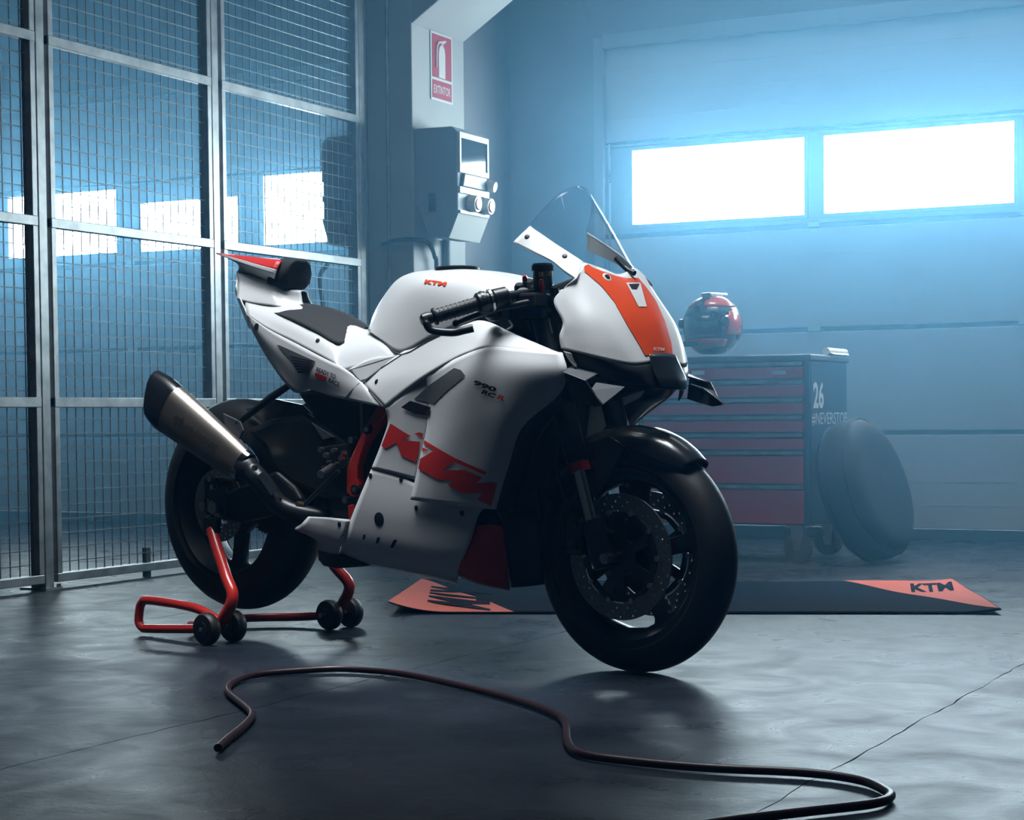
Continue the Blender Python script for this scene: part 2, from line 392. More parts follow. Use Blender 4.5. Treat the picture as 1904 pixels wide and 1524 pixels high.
def sectional_door(name, D, wins, hinge_x):
    d = struct(MB().box((D[0], WY+.0, 0), (D[1], WY+.12, .055)).obj(name, 'seal'))
    x0, x1 = D; y0, y1 = WY, WY + .05
    for za, zb in [(.057, .540), (.562, 1.083), (1.105, 1.625), (2.152, 2.6648)]:
        MB().box((x0, y0, za), (x1, y1, zb)).obj('door_section', 'door', d, bevel=.006)
        for t in (.25, .5, .75):
            z = za + (zb - za) * t; MB().box((x0+.02, y0-.0025, z-.0025), (x1-.02, y0+.001, z+.0025)).obj('panel_rib', 'door', d)
    for z in (.551, 1.094, 1.637, 2.141): MB().box((x0, y0+.012, z-.014), (x1, y1, z+.014)).obj('joint_seal', 'seal', d)
    f = MB(); za, zb = 1.651, 2.130; xs = x0
    f.box((x0, y0, za), (x1, y1, min(q[2] for q in wins))); f.box((x0, y0, max(q[3] for q in wins)), (x1, y1, zb))
    zlo, zhi = min(q[2] for q in wins), max(q[3] for q in wins)
    for a, b, c, e in wins:
        f.box((xs, y0, zlo), (a, y1, zhi)); xs = b
        if c > zlo + .001: f.box((a, y0, zlo), (b, y1, c))
        if e < zhi - .001: f.box((a, y0, e), (b, y1, zhi))
    f.box((xs, y0, zlo), (x1, y1, zhi))
    fr = f.obj('window_section', 'doorframe', d)
    MB().box((x0+.01, y0-.012, zb-.008), (x1-.01, y0+.002, zb+.006)).obj('drip_rail', 'galv', d)
    for a, b, c, e in wins:
        MB().box((a-.001, y0+.03, c-.001), (b+.001, y0+.036, e+.001)).obj('pane', 'pane', d)
        t = MB(); t.box((a-.014, y0-.008, c-.014), (a+.006, y0+.003, e+.014)).box((b-.006, y0-.008, c-.014), (b+.014, y0+.003, e+.014)).box((a+.006, y0-.008, e-.006), (b-.006, y0+.003, e+.014)).box((a+.006, y0-.008, c-.014), (b-.006, y0+.003, c+.006))
        t.obj('pane_trim', 'doorframe', d)
    for hx in hinge_x:
        MB().box((hx-.035, y0-.012, 1.085), (hx+.035, y0-.0005, 1.135)).obj('hinge', 'signwhite', d, bevel=.003)
        MB().box((hx-.03, y0-.012, 1.628), (hx+.03, y0-.0005, 1.658)).obj('hinge', 'pgrey', d, bevel=.003)
    t = MB(); t.box((x0-.03, y0-.045, 0), (x0+.03, y0-.02, DT+.06)); t.box((x1-.03, y0-.045, 0), (x1+.03, y0-.02, DT+.06)); t.box((x0+.03, y0-.06, DT-.005), (x1-.03, y0-.02, DT+.075))
    t.obj('door_track', 'doorframe', d, bevel=.004)
    MB().cyl((x0+.055, y0-.02, .02), (x0+.055, y0-.02, 2.14), .007, n=8).obj('lift_cable', 'steel', d)
    return d
sectional_door('door_1', D1, [(a, b, *WIN_Z) for a, b in WINS1], [-3.115, -2.02])
sectional_door('door_2', D2, WINS2, [-7.6])

# column with its sloping haunch
CXA, CXB, CYA, CYB = -5.11, -4.735, 8.19, 8.735
col = MB().box((CXA, CYA, 0), (CXB, CYB, ZC)).obj('wall_column', 'column', bevel=.006); struct(col)
hb = MB(); hb.prism([(CXB, CYA+.001, 2.60), (-2.55, CYA+.001, 3.98), (-2.55, CYA+.001, ZC-.002), (CXB, CYA+.001, ZC-.002)], (0, CYB-CYA-.002, 0))
hb.obj('haunch_beam', 'column', col, bevel=.006)
for x, r in ((-5.055, .016), (-5.0, .011), (-4.87, .010)):
    MB().cyl((x, CYA-r, .02), (x, CYA-r, 3.6), r, n=10).obj('conduit', 'galv', col)
MB().cyl((CXB+.018, 8.505, .3), (CXB+.018, 8.505, 1.56), .020, n=12).obj('conduit', 'boxgrey', col)

# fire extinguisher sign on the column's side
SX = CXB + .001
sg = thing('safety_sign', 'red fire extinguisher sign high on the pale column', 'sign', (SX, 8.49, 2.43))
def sgp(y, z, o=0): return (o, y - 8.49, z - 2.43)
MB().box(sgp(8.375, 2.255), (sgp(8.60, 2.60)[0]+.004, 8.60-8.49, 2.60-2.43)).obj('plate', 'signwhite', sg)
MB().box(sgp(8.388, 2.372, .004), sgp(8.588, 2.588, .0055)).obj('red_field', 'signred', sg)
MB().box(sgp(8.388, 2.268, .004), sgp(8.588, 2.358, .0055)).obj('red_caption_field', 'signred', sg)
ext = [(8.455,2.375),(8.455,2.50),(8.462,2.525),(8.478,2.54),(8.498,2.54),(8.514,2.525),(8.521,2.50),(8.521,2.375)]
MB().prism([sgp(y, z, .0056) for y, z in ext], (.0012,0,0)).obj('extinguisher_pictogram', 'signwhite', sg)
MB().tube([sgp(y, z, .0066) for y, z in [(8.49,2.548),(8.47,2.556),(8.447,2.548),(8.432,2.525),(8.427,2.49),(8.427,2.45),(8.424,2.42)]], .006, 6).obj('hose_pictogram', 'signwhite', sg)
MB().prism([sgp(y, z, .0056) for y, z in [(8.488,2.542),(8.488,2.562),(8.53,2.572),(8.532,2.562),(8.505,2.552),(8.505,2.542)]], (.0012,0,0)).obj('handle_pictogram', 'signwhite', sg)
text_on('caption', 'EXTINTOR', sgp(8.402, 2.292, .0062), (0, .172, 0), (0, 0, .042), 'signwhite', sg, .01)

# socket boxes on both sides of the column
def socket_box(name, label, xw, sgn, depth):
    t = thing(name, label, 'socket box', (xw, 8.36, 1.82))
    def p(x, y, z): return (sgn * x * depth / .245, y, z)
    prof = [(.003, .265), (.215, .262), (.245, .235), (.245, -.165), (.190, -.28), (.075, -.275), (.03, -.15), (.003, -.12)]
    MB().prism([p(x, -.155, z) for x, z in prof], (0, .315, 0)).obj('housing', 'boxgrey', t, bevel=.008)
    MB().prism([p(x, -.157, z) for x, z in [(.190, -.282), (.247, -.165), (.251, -.163), (.196, -.286)]], (0, .319, 0)).obj('lower_cover', 'cream', t)
    fx = .2455
    fr = MB()
    for a, b, c, d in [(-.15, .155, .205, .232), (-.15, -.135, .06, .205), (.14, .155, .06, .205), (-.15, .155, .035, .06), (-.15, .155, -.065, -.035), (-.15, .155, -.165, -.15)]:
        fr.hexa([p(fx, a, c), p(fx+.012, a, c), p(fx+.012, b, c), p(fx, b, c), p(fx, a, d), p(fx+.012, a, d), p(fx+.012, b, d), p(fx, b, d)])
    fr.obj('face_frame', 'cream', t)
    MB().hexa([p(fx, -.135, .06), p(fx+.006, -.135, .06), p(fx+.006, .14, .06), p(fx, .14, .06), p(fx, -.135, .205), p(fx+.006, -.135, .205), p(fx+.006, .14, .205), p(fx, .14, .205)]).obj('fuse_window', 'visor', t)
    MB().hexa([p(fx, -.13, -.033), p(fx+.018, -.13, -.033), p(fx+.018, .13, -.033), p(fx, .13, -.033), p(fx, -.11, .033), p(fx+.018, -.11, .033), p(fx+.018, .11, .033), p(fx, .11, .033)]).obj('socket_cover', 'grey', t, bevel=.004)
    MB().cyl(p(fx+.004, .145, 0), p(fx+.05, .15, -.012), .030, .026, 20).obj('socket', 'cream', t)
    for y in (-.025, .115):
        s = MB().cyl(p(fx, y, -.108), p(fx+.045, y, -.112), .043, .040, 24).obj('socket', 'cream', t)
        MB().cyl(p(fx+.045, y, -.112), p(fx+.050, y, -.112), .030, .028, 20).obj('socket_cap', 'signred', s)
    MB().box((sgn*depth*.42-.02, -.158, -.15), (sgn*depth*.42+.02, -.1545, -.06)).obj('latch', 'seal', t)
    return t
socket_box('socket_box', 'grey industrial socket box with red round sockets below the fire sign', CXB, 1, .245)
socket_box('socket_box', 'grey socket box in shade on the far side of the column behind the wire mesh', CXA, -1, .165)
tag(MB().tube(spline([(-4.90, CYA-.03, 1.52), (-4.80, CYA-.06, 1.53), (CXB+.03, CYA-.05, 1.53), (CXB+.04, 8.27, 1.52), (CXB+.035, 8.34, 1.46), (CXB+.035, 8.36, 1.36), (CXB+.035, 8.36, .55), (CXB+.03, 8.30, .02)], 8), .011, 8).obj('power_cable', 'seal', smooth=60),
    'dark power cable curving down the pale column below the socket box', 'cable')
tag(MB().tube(spline([(-5.33, 8.33, 1.45), (-5.36, 8.30, 1.38), (-5.33, 8.28, 1.22), (-5.30, 8.27, .9), (-5.31, 8.27, .4), (-5.30, 8.25, .02)], 8), .012, 8).obj('power_cable', 'seal', smooth=60),
    'dark cable hanging behind the wire mesh below the shaded socket box', 'cable')

# wire mesh cage on the left
CGX = -4.92; CH = 3.3
RAILS = [2.80, 2.113, 1.415, .724]
joints = [4.60, 5.69, 6.815, 8.03]
cage = thing('wire_cage', 'galvanised wire mesh cage partition with steel posts on the left', 'partition', (CGX, 5.7, 0))
def cagebox(a, b): return MB().box((a[0]-CGX, a[1]-5.7, a[2]), (b[0]-CGX, b[1]-5.7, b[2]))
for k, y in enumerate(joints[1:]):
    p = cagebox((CGX-.065, y-.052, 0), (CGX+.010, y-.004, CH)).obj('post', 'galv', cage, bevel=.003)
    cagebox((CGX-.10, y-.075, 0), (CGX+.03, y+.02, .008)).obj('foot_plate', 'galv', p)
    MB().cyl((.022, y+.008-5.7, .008), (.022, y+.008-5.7, .02), .009, n=8).obj('bolt', 'steel', p)
def cage_panel(k):
    ya, yb = joints[k] + .012, joints[k+1] - .062; L = yb - ya; oy = ya - 5.7
    f = MB()
    for y in (0, L-.03): f.box((-.015, oy+y, .06), (.015, oy+y+.03, CH))
    f.box((-.02, oy, .025), (.015, oy+L, .06))
    fr = f.obj('panel_frame', 'galv', cage, bevel=.003)
    for z in RAILS + [CH-.02]: MB().box((-.012, oy, z-.022), (.017, oy+L, z+.018)).obj('rail', 'galv', fr, bevel=.003)
    m = MB(); r = .0017
    n = max(2, round(L / .0525)); sq = [(0,1,5,4),(1,2,6,5),(2,3,7,6),(3,0,4,7)]
    for i in range(1, n):
        y = oy + L * i / n; m.add([(-.014+dx, y+dy, z) for z in (.06, CH) for dx, dy in ((-r,-r),(r,-r),(r,r),(-r,r))], sq)
    z = .10
    while z < CH:
        m.add([(-.0095+dx, y, z+dz) for y in (oy+.03, oy+L-.03) for dx, dz in ((-r,-r),(r,-r),(r,r),(-r,r))], sq); z += .0555
    o = m.obj('wire_mesh', 'wire', fr); o['kind'] = 'stuff'
    MB().box((-.03, oy+L*.55, 0), (-.01, oy+L*.55+.03, .12)).obj('panel_foot', 'seal', fr)
for k in range(3): cage_panel(k)

# ceiling lamp over the motorcycle, and one added to brighten the door
for (lx, ly, lz), sx, sy, pw in LAMPS:
    t = thing('ceiling_lamp', 'large white ceiling lamp panel hanging above the motorcycle' if ly < 6 else 'long white ceiling lamp added near the garage door to brighten it', 'lamp', (lx, ly, lz), group='ceiling lamps')
    MB().box((-sx/2-.04, -sy/2-.04, .02), (sx/2+.04, sy/2+.04, .12)).obj('housing', 'white_in', t, bevel=.01)
    MB().box((-sx/2, -sy/2, .0), (sx/2, sy/2, .02)).obj('diffuser', 'lampwhite', t)
    for x in (-sx*.4, sx*.4): MB().cyl((x, 0, .12), (x, 0, ZC-lz-.001), .006, n=8).obj('hanger', 'steel', t)

# ================================================================== tool cabinet
cab = thing('tool_cabinet', 'red drawer tool cabinet on casters with number 26 on its dark side', 'cabinet', (-3.0, 8.18, 0))
cx0, cx1, cy0, cy1 = -.405, .405, -.275, .28
MB().box((cx0, cy0+.02, .165), (cx1, cy1, .885)).obj('body', 'cabblue', cab, bevel=.006)
MB().box((cx0-.008, cy0-.005, .885), (cx1+.008, cy1+.008, .912)).obj('top', 'cabtop', cab, bevel=.006)
MB().box((cx1-.022, cy0-.001, .165), (cx1, cy0+.02, .885)).obj('corner_post', 'cabblue', cab, bevel=.002)
MB().box((cx0, cy0-.001, .165), (cx0+.022, cy0+.02, .885)).obj('corner_post', 'cabblue', cab, bevel=.002)
for i, (za, zb) in enumerate([(.808, .880), (.728, .802), (.652, .722), (.574, .646), (.497, .568), (.347, .491), (.170, .341)]):
    d = MB().box((cx0+.026, cy0, za), (cx1-.026, cy0+.02, zb-.022)).obj('drawer', 'cabred', cab, bevel=.003)
    MB().prism([(cx0+.03, cy0+.012, zb-.020), (cx0+.03, cy0-.010, zb-.016), (cx0+.03, cy0-.010, zb-.003), (cx0+.03, cy0+.012, zb-.001)], (cx1-cx0-.06, 0, 0)).obj('handle', 'galv', d)
for x, y, z in [(-.11, cy0-.002, .84), (.27, cy0-.002, .835), (-.10, cy0-.002, .755)]:
    MB().box((x-.03, y-.001, z-.01), (x+.03, y+.003, z+.008)).obj('sticker', 'pgrey', cab)
MB().prism([(-.13+x, cy0-.0015, .41+z) for x, z in [(0,.05),(.02,.05),(.03,.01),(.05,.045),(.06,.04),(.04,-.03),(.025,-.035)]], (0, .0014, 0)).obj('sticker', 'pgrey', cab)
sxx = cx1 + .0008
text_on('number_print', '26', (sxx, cy0+.055, .675), (0, .15, 0), (0, 0.0, .118), 'pgrey', cab, .03)
text_on('slogan_print', '#NEVERSTOP', (sxx, cy0+.035, .60), (0, .515, 0), (0, 0, .058), 'pgrey', cab, .0)
for x in (cx0+.07, cx1-.07):
    for y in (cy0+.06, cy1-.06):
        c = MB().box((x-.045, y-.04, .152), (x+.045, y+.04, .165)).prism([(x-.03, y-.024, .155), (x+.03, y-.024, .155), (x+.014, y-.024, .05), (x-.014, y-.024, .05)], (0, .005, 0)).prism([(x-.03, y+.019, .155), (x+.03, y+.019, .155), (x+.014, y+.019, .05), (x-.014, y+.019, .05)], (0, .005, 0)).obj('caster', 'steel', cab)
        MB().loft([MB().ring((x, y+dy, .064), (0,1,0), r, 24) for dy, r in [(-.018,.030),(-.0175,.052),(-.013,.0635),(.013,.0635),(.0175,.052),(.018,.030)]]).obj('caster_wheel', 'caster', c, smooth=40)
rl = thing('paper_roll', 'small white paper roll lying on the right end of the tool cabinet', 'paper roll', (-2.603, 8.30, .9135))
MB().cyl((0, -.13, .017), (0, .15, .017), .017, n=16).obj('roll', 'signwhite', rl)
MB().add([(.014, -.13, .012), (.016, .15, .012), (.026, .13, .004), (.026, -.09, .004)], [(0,1,2,3)]).obj('loose_sheet', 'signwhite', rl, solid=.001)

# helmet on the cabinet
hl = thing('helmet', 'black full face helmet with orange panels standing on the tool cabinet', 'helmet', (-3.115, 8.08, .9125), rad(-18))
def ell(cx, cy, cz, rx, ry, rz, nu=32, nv=20, cond=None, flat=None):
    mb = MB(); g = {}
    for j in range(nv + 1):
        for i in range(nu):
            th = 2*math.pi*i/nu; ph = math.pi*j/nv
            p = Vector((cx + rx*math.sin(ph)*math.cos(th), cy + ry*math.sin(ph)*math.sin(th), cz + rz*math.cos(ph)))
            if flat is not None and p.z < flat: p.z = flat
            g[i, j] = len(mb.v); mb.v.append(p)
    for j in range(nv):
        for i in range(nu):
            f = (g[i, j], g[i, j+1], g[(i+1) % nu, j+1], g[(i+1) % nu, j])
            c = sum((mb.v[q] for q in f), Vector()) / 4
            if cond is None or cond(c): mb.f.append(f)
    return mb
ell(0, .01, .142, .128, .150, .140, cond=lambda c: not (c.y < -.07 and .10 < c.z < .19), flat=.012).obj('shell', 'helmet', hl, smooth=60, solid=.012)
ell(0, .01, .142, .124, .146, .136, cond=lambda c: c.y < -.045 and .085 < c.z < .20).obj('visor', 'visor', hl, smooth=60, solid=.004)
ell(0, .005, .135, .130, .153, .125, cond=lambda c: c.y < -.02 and .02 < c.z < .085).obj('chin_bar', 'helmet_or', hl, smooth=60, solid=.006)
ell(0, .01, .142, .130, .152, .142, cond=lambda c: c.z > .225 and abs(c.x) > .035 and c.y < .05).obj('crown_panel', 'helmet_or', hl, smooth=60, solid=.003)
ell(0, .01, .142, .130, .152, .142, cond=lambda c: abs(c.x) > .115 and .09 < c.z < .20 and c.y > -.06).obj('side_panel', 'helmet_or', hl, smooth=60, solid=.003)
MB().box((-.028, -.04, .272), (.028, .09, .292)).obj('top_vent', 'steel', hl, bevel=.006)
for s in (-1, 1): MB().cyl((s*.118, -.055, .155), (s*.132, -.058, .155), .022, n=16).obj('visor_pivot', 'black', hl)
MB().box((-.05, -.155, .045), (.05, -.143, .07)).obj('chin_vent', 'black', hl, bevel=.004)

# spare wheel in a cover leaning on the cabinet
lean, yawt = rad(17), rad(-6)
sw = thing('covered_spare_wheel', 'dark covered spare wheel leaning against the side of the tool cabinet', 'wheel', (-2.300, 8.06, 0))
ax = Vector((math.cos(lean)*math.cos(yawt), math.cos(lean)*math.sin(yawt), math.sin(lean))); upv = Vector((-math.sin(lean)*math.cos(yawt), -math.sin(lean)*math.sin(yawt), math.cos(lean)))
cc = upv * .318 + Vector((0, 0, .012))
prof = [(-.092, .0), (-.094, .20), (-.098, .25), (-.088, .285), (-.06, .307), (-.02, .317), (.02, .317), (.06, .307), (.088, .285), (.098, .25), (.094, .20), (.090, .0)]
MB().loft([MB().ring(cc + ax*a, ax, max(r, .004), 56, ref=upv) for a, r in prof]).obj('cover', 'warmer', sw, smooth=50)
for a in (-.055, .055): MB().loft([MB().ring(cc + ax*(a+b), ax, r, 56, ref=upv) for b, r in [(-.008,.309),(-.004,.313),(.004,.313),(.008,.309)]], False).obj('cover_seam', 'warmer', sw, smooth=60)
MB().cyl(cc + ax*.089, cc + ax*.094, .03, n=20).obj('hub_patch', 'warmer', sw)

# floor mat with folded corner ends
NL, NR, FR_, FL_ = floor_at(722, 1141), floor_at(1862, 1142), floor_at(1772, 1086), floor_at(784, 1079)
mt = thing('floor_mat', 'dark workshop floor mat with orange printed corners behind the front wheel', 'mat', (*((NL+NR+FR_+FL_)/4).to_2d(), 0))
mo = mt.location.copy()
def mp(u, v, z=0.):
    p = (NL*(1-u) + NR*u)*(1-v) + (FL_*(1-u) + FR_*u)*v - mo
    lift = .035 * max(0, 1 - u/.10)**2 * max(0, 1-v) + .012 * max(0, (u-.93)/.07)**2 + .006*math.sin(u*9)*math.sin(v*5)**2
    return Vector((p.x, p.y, .0045 + z + max(0, lift)))
def mat_grid(name, m, cond, z, n=(60, 24)):
    mb = MB(); g = {}
    for i in range(n[0]+1):
        for j in range(n[1]+1): g[i, j] = len(mb.v); mb.v.append(mp(i/n[0], j/n[1], z))
    for i in range(n[0]):
        for j in range(n[1]):
            if cond((i+.5)/n[0], (j+.5)/n[1]): mb.f.append((g[i,j], g[i+1,j], g[i+1,j+1], g[i,j+1]))
    return mb.obj(name, m, mt, smooth=60, solid=.004 if z == 0 else .0012, off=0)
mat_grid('mat_sheet', 'matdark', lambda u, v: True, 0)
def tri_part(pts, z, name, m):
    mb = MB(); n = 14; a, b, c = pts; g = {}
    for i in range(n+1):
        for j in range(n+1-i):
            u = a[0] + (b[0]-a[0])*i/n + (c[0]-a[0])*j/n; v = a[1] + (b[1]-a[1])*i/n + (c[1]-a[1])*j/n
            g[i, j] = len(mb.v); mb.v.append(mp(u, v, z))
    for i in range(n):
        for j in range(n-i):
            mb.f.append((g[i,j], g[i+1,j], g[i,j+1]))
            if j < n-i-1: mb.f.append((g[i+1,j], g[i+1,j+1], g[i,j+1]))
    return mb.obj(name, m, mt, smooth=60)
tri_part([(.0, .0), (.21, .0), (.0, 1.)], .0032, 'orange_corner', 'matorange')
tri_part([(.998, .02), (.998, 1.), (.80, 1.)], .0032, 'orange_corner', 'matorange')
vs, fs = fit_text('KTM', .04)
MB().add([mp(.035 + .115*b + .02*a, .70 - .50*a - .18*b, .0046) for a, b in vs], fs).obj('mat_print', 'matdark', mt)
MB().add([mp(.90 + .075*a + .015*b, .62 + .02*a + .26*b, .0046) for a, b in vs], fs).obj('mat_print', 'matdark', mt)

# hose on the floor in front
path = [(405,1390),(425,1372),(458,1345),(468,1325),(444,1303),(424,1285),(432,1269),(475,1254),(560,1246),(640,1243),(740,1251),(850,1273),(960,1301),(1030,1326),(1051,1345),(1056,1380),(1082,1401),(1180,1415),(1320,1427),(1500,1436),(1600,1450),(1648,1470),(1654,1482),(1620,1494),(1500,1508),(1350,1526),(1180,1552),(1040,1580)]
pts = [floor_at(x, y, .011) for x, y in path]
tag(MB().tube(spline(pts, 7), .0085, 10).obj('hose', 'cord', smooth=60), 'thin dark red hose snaking across the concrete floor in the foreground', 'hose')
pts2 = [floor_at(x, y, .011) for x, y in [(1290,1433),(1400,1443),(1480,1447),(1540,1452),(1595,1461),(1630,1475)]]

# ================================================================== the motorcycle
bike = thing('motorcycle', 'white track motorcycle with orange and red graphics parked on a red rear stand', 'motorcycle', G, HA)
FC = Vector((0, 0, .298)); RC = Vector((-1.494, 0, .393))
X90 = Matrix.Rotation(math.pi/2, 4, 'X')
def wheel(name, c, Ro, hw, bw, a0, nsp, disc_r, disc_ws):
    lps = [circ(.204, 96)]
    for k in range(nsp):
        a = a0 + 2*math.pi*k/nsp; half = math.pi/nsp
        lp = [(r, a + s*(half - w_/r)) for s, r, w_ in [(-1,.085,.017),(-1,.13,.0155),(-1,.172,.018),(-1,.187,.028)]] + [(.192, a + t*half*.5) for t in (-1, 0, 1)] + [(r, a + (half - w_/r)) for r, w_ in [(.187,.028),(.172,.018),(.13,.0155),(.085,.017)]] + [(.076, a)]
        lps.append([(r*math.cos(t), r*math.sin(t)) for r, t in lp])
    lps.append(circ(.018, 20))
    me = flat_curve(lps, .010, .006); me.transform(Matrix.Translation(c) @ X90)
    w = link(name, me, 'black', bike, 35)
    MB().lathe(c, [(-bw,.212),(-bw,.225),(-bw+.010,.222),(-.018,.203),(.018,.203),(bw-.010,.222),(bw,.225),(bw,.212),(.02,.194),(-.02,.194)], 72).obj('rim_barrel', 'black', w, smooth=40)
    prof = []
    for i in range(-9, 10):
        a = i/9*1.62; prof.append((hw*math.sin(a) if abs(a) < 1.571 else math.copysign(hw, a), Ro - hw*1.0 + hw*1.0*math.cos(a)))
    prof = [(-bw+.002, .220), (-bw-.004, .232)] + prof + [(bw+.004, .232), (bw-.002, .220)]
    MB().lathe(c, prof, 96).obj('tyre', 'rubber', w, smooth=45)
    MB().cyl(c + Vector((0, -bw-.02, 0)), c + Vector((0, bw+.02, 0)), .034, n=28).obj('hub', 'black', w, smooth=40)
    for lw in disc_ws:
        holes = []
        for q in range(24):
            for rr, da in ((disc_r-.008, 0), (disc_r-.020, .09), (disc_r-.032, .18)):
                a = 2*math.pi*q/24 + da; holes.append(circ(.0032, 8, rr*math.cos(a), rr*math.sin(a)))
        me = flat_curve([circ(disc_r, 96), circ(disc_r-.042, 72)] + holes, .0022); me.transform(Matrix.Translation(c + Vector((0, lw, 0))) @ X90)
        d = link('brake_disc', me, 'disc', w)
        ins = disc_r - .046; lp = [circ(ins, 60)]
        for k in range(6):
            a = k*math.pi/3; lp.append([(r*math.cos(a+t), r*math.sin(a+t)) for r, t in [(.05,-.28),(ins-.014,-.38),(ins-.012,0),(ins-.014,.38),(.05,.28)]])
        me = flat_curve(lp, .003); me.transform(Matrix.Translation(c + Vector((0, lw*.97, 0))) @ X90)
        link('disc_carrier', me, 'black', w)
        for k in range(10):
            a = 2*math.pi*k/10; p = c + Vector(((disc_r-.045)*math.cos(a), lw, (disc_r-.045)*math.sin(a)))
            MB().cyl(p + Vector((0,-.005,0)), p + Vector((0,.005,0)), .007, n=10).obj('disc_button', 'steel', w)
    return w
fwheel = wheel('front_wheel', FC, .298, .060, .048, rad(-95), 5, .160, (-.066, .066))
rwheel = wheel('rear_wheel', RC, .322, .094, .078, rad(-60), 5, .110, (-.098,))
MB().cyl(FC + Vector((0, -.135, 0)), FC + Vector((0, .135, 0)), .013, n=16).obj('front_axle', 'steel', bike)
MB().cyl(RC + Vector((0, -.165, 0)), RC + Vector((0, .165, 0)), .014, n=16).obj('rear_axle', 'steel', bike)
lp = [[( (r + (.004 if i % 2 else -.004))*math.cos(2*math.pi*i/84), (r + (.004 if i % 2 else -.004))*math.sin(2*math.pi*i/84)) for i in range(84)] for r in (.095,)] + [circ(.06, 40)]
me = flat_curve(lp, .003); me.transform(Matrix.Translation(RC + Vector((0, .10, 0))) @ X90); link('sprocket', me, 'black', bike)

# fork, fender, brakes
FT, FB = Vector((-.238, 0, .962)), Vector((-.032, 0, .298))
def fk(z, y): t = (z - FB.z)/(FT.z - FB.z); p = FB.lerp(FT, t); return Vector((p.x, y, z))
for s in (-1, 1):
    y = s*.102
    leg = MB().turned(fk(.53, y), fk(.985, y), [(0,.026),(.03,.029),(.5,.030),(.55,.028),(.98,.027),(1,.022)], 24).obj('fork_leg', 'black', bike, smooth=35)
    MB().cyl(fk(.512, y), fk(.535, y), .0275, n=24).obj('fork_seal', 'redpaint', leg)
    MB().cyl(fk(.385, y), fk(.512, y), .0205, n=20).obj('fork_slider', 'chrome', leg)
    MB().turned(fk(.27, y), fk(.39, y), [(0,.024),(.25,.030),(.8,.027),(1,.023)], 20).obj('fork_foot', 'black', leg, smooth=35)
    c = MB()
    a = FC + Vector((-.128, s*.066, .055))
    c.box(a + Vector((-.035, -.030, -.055)), a + Vector((.030, .030, .055)))
    cal = c.obj('brake_caliper', 'carbon', bike, bevel=.012)
    for dz in (-.03, .03): MB().cyl(a + Vector((0, s*.030, dz)), a + Vector((0, s*.036, dz)), .014, n=16).obj('caliper_piston', 'black', cal)
    MB().tube(spline([a + Vector((-.02, s*.02, .055)), a + Vector((-.05, s*.03, .16)), (-.16, s*.11, .62), (-.22, s*.09, .86)], 6), .0055, 8).obj('brake_hose', 'seal', bike, smooth=60)
MB().box((-.275, -.135, .900), (-.185, .135, .930)).obj('top_yoke', 'black', bike, bevel=.01)
MB().box((-.205, -.14, .735), (-.115, .14, .775)).obj('bottom_yoke', 'black', bike, bevel=.01)
MB().cyl((-.24, 0, .93), (-.165, 0, .72), .03, n=20).obj('steering_stem', 'black', bike)
for s in (-1, 1):
    MB().cyl(fk(.985, s*.102), fk(.995, s*.102), .018, n=16).obj('fork_cap', 'steel', bike)
rows = []
ths = [50, 58, 68, 80, 95, 112, 130, 148]
for wv, dr in [(0, 0), (.030, -.003), (.054, -.013), (.070, -.034), (.076, -.062)]:
    r_ = []
    for i, th in enumerate(ths):
        kx = [.62, .80, .93, 1, 1, 1, 1, .95][i]; kd = [.45, .8, 1, 1, 1.05, 1.15, 1.1, 1][i]
        R = [.317, .322, .327, .330, .331, .330, .328, .326][i] + dr*kd
        r_.append(Vector((R*math.cos(rad(th)), -wv*kx, FC.z + R*math.sin(rad(th)))))
    rows.append(r_)
fd = patch('front_fender', rows, 'carbon', bike, sym=True, local=True, k=4, thick=.003)
for s in (-1, 1):
    MB().prism([(-.02, s*.076, .60), (-.13, s*.080, .57), (-.115, s*.085, .44), (-.06, s*.085, .44), (.03, s*.076, .575)], (0, s*.006, 0)).obj('fender_stay', 'carbon', fd)

# ---- body panels, right side traced, left side mirrored
W_ = 'white'
patch('fuel_tank', [
    [(689,600,0),(706,566,0),(735,526,0),(763,509,0),(800,503,0),(850,501,0),(905,503,0),(950,514,0),(990,530,0)],
    [(689,600,.02),(707,568,.035),(738,528,.045),(768,511,.055),(804,504,.06),(850,502,.065),(905,505,.055),(950,517,.04),(990,531,.02)],
    [(687,605,.05),(708,585,.075),(742,552,.098),(778,530,.125),(815,522,.142),(860,518,.145),(912,520,.128),(952,529,.09),(991,537,.05)],
    [(685,609,.07),(705,612,.10),(742,600,.130),(786,580,.158),(828,568,.176),(872,558,.178),(920,550,.16),(958,545,.12),(992,546,.08)],
    [(684,614,.08),(712,634,.12),(746,659,.155),(797,633,.172),(842,611,.182),(886,591,.182),(930,575,.168),(964,562,.135),(994,556,.10)]],
    W_, bike, sym=True, k=5, key='tank')
patch('side_panel', [
    [(672,710,.150),(708,683,.152),(745,656,.155),(800,628,.168),(850,604,.178),(900,596,.182),(960,622,.195),(1032,652,.215)],
    [(685,727,.175),(722,703,.180),(765,680,.188),(818,652,.202),(866,632,.214),(905,624,.222),(965,636,.225),(1035,653,.226)],
    [(716,760,.200),(748,733,.207),(792,699,.222),(850,665,.240),(880,652,.246),(905,645,.248),(970,648,.248),(1044,656,.238)]],
    W_, bike, key='side')
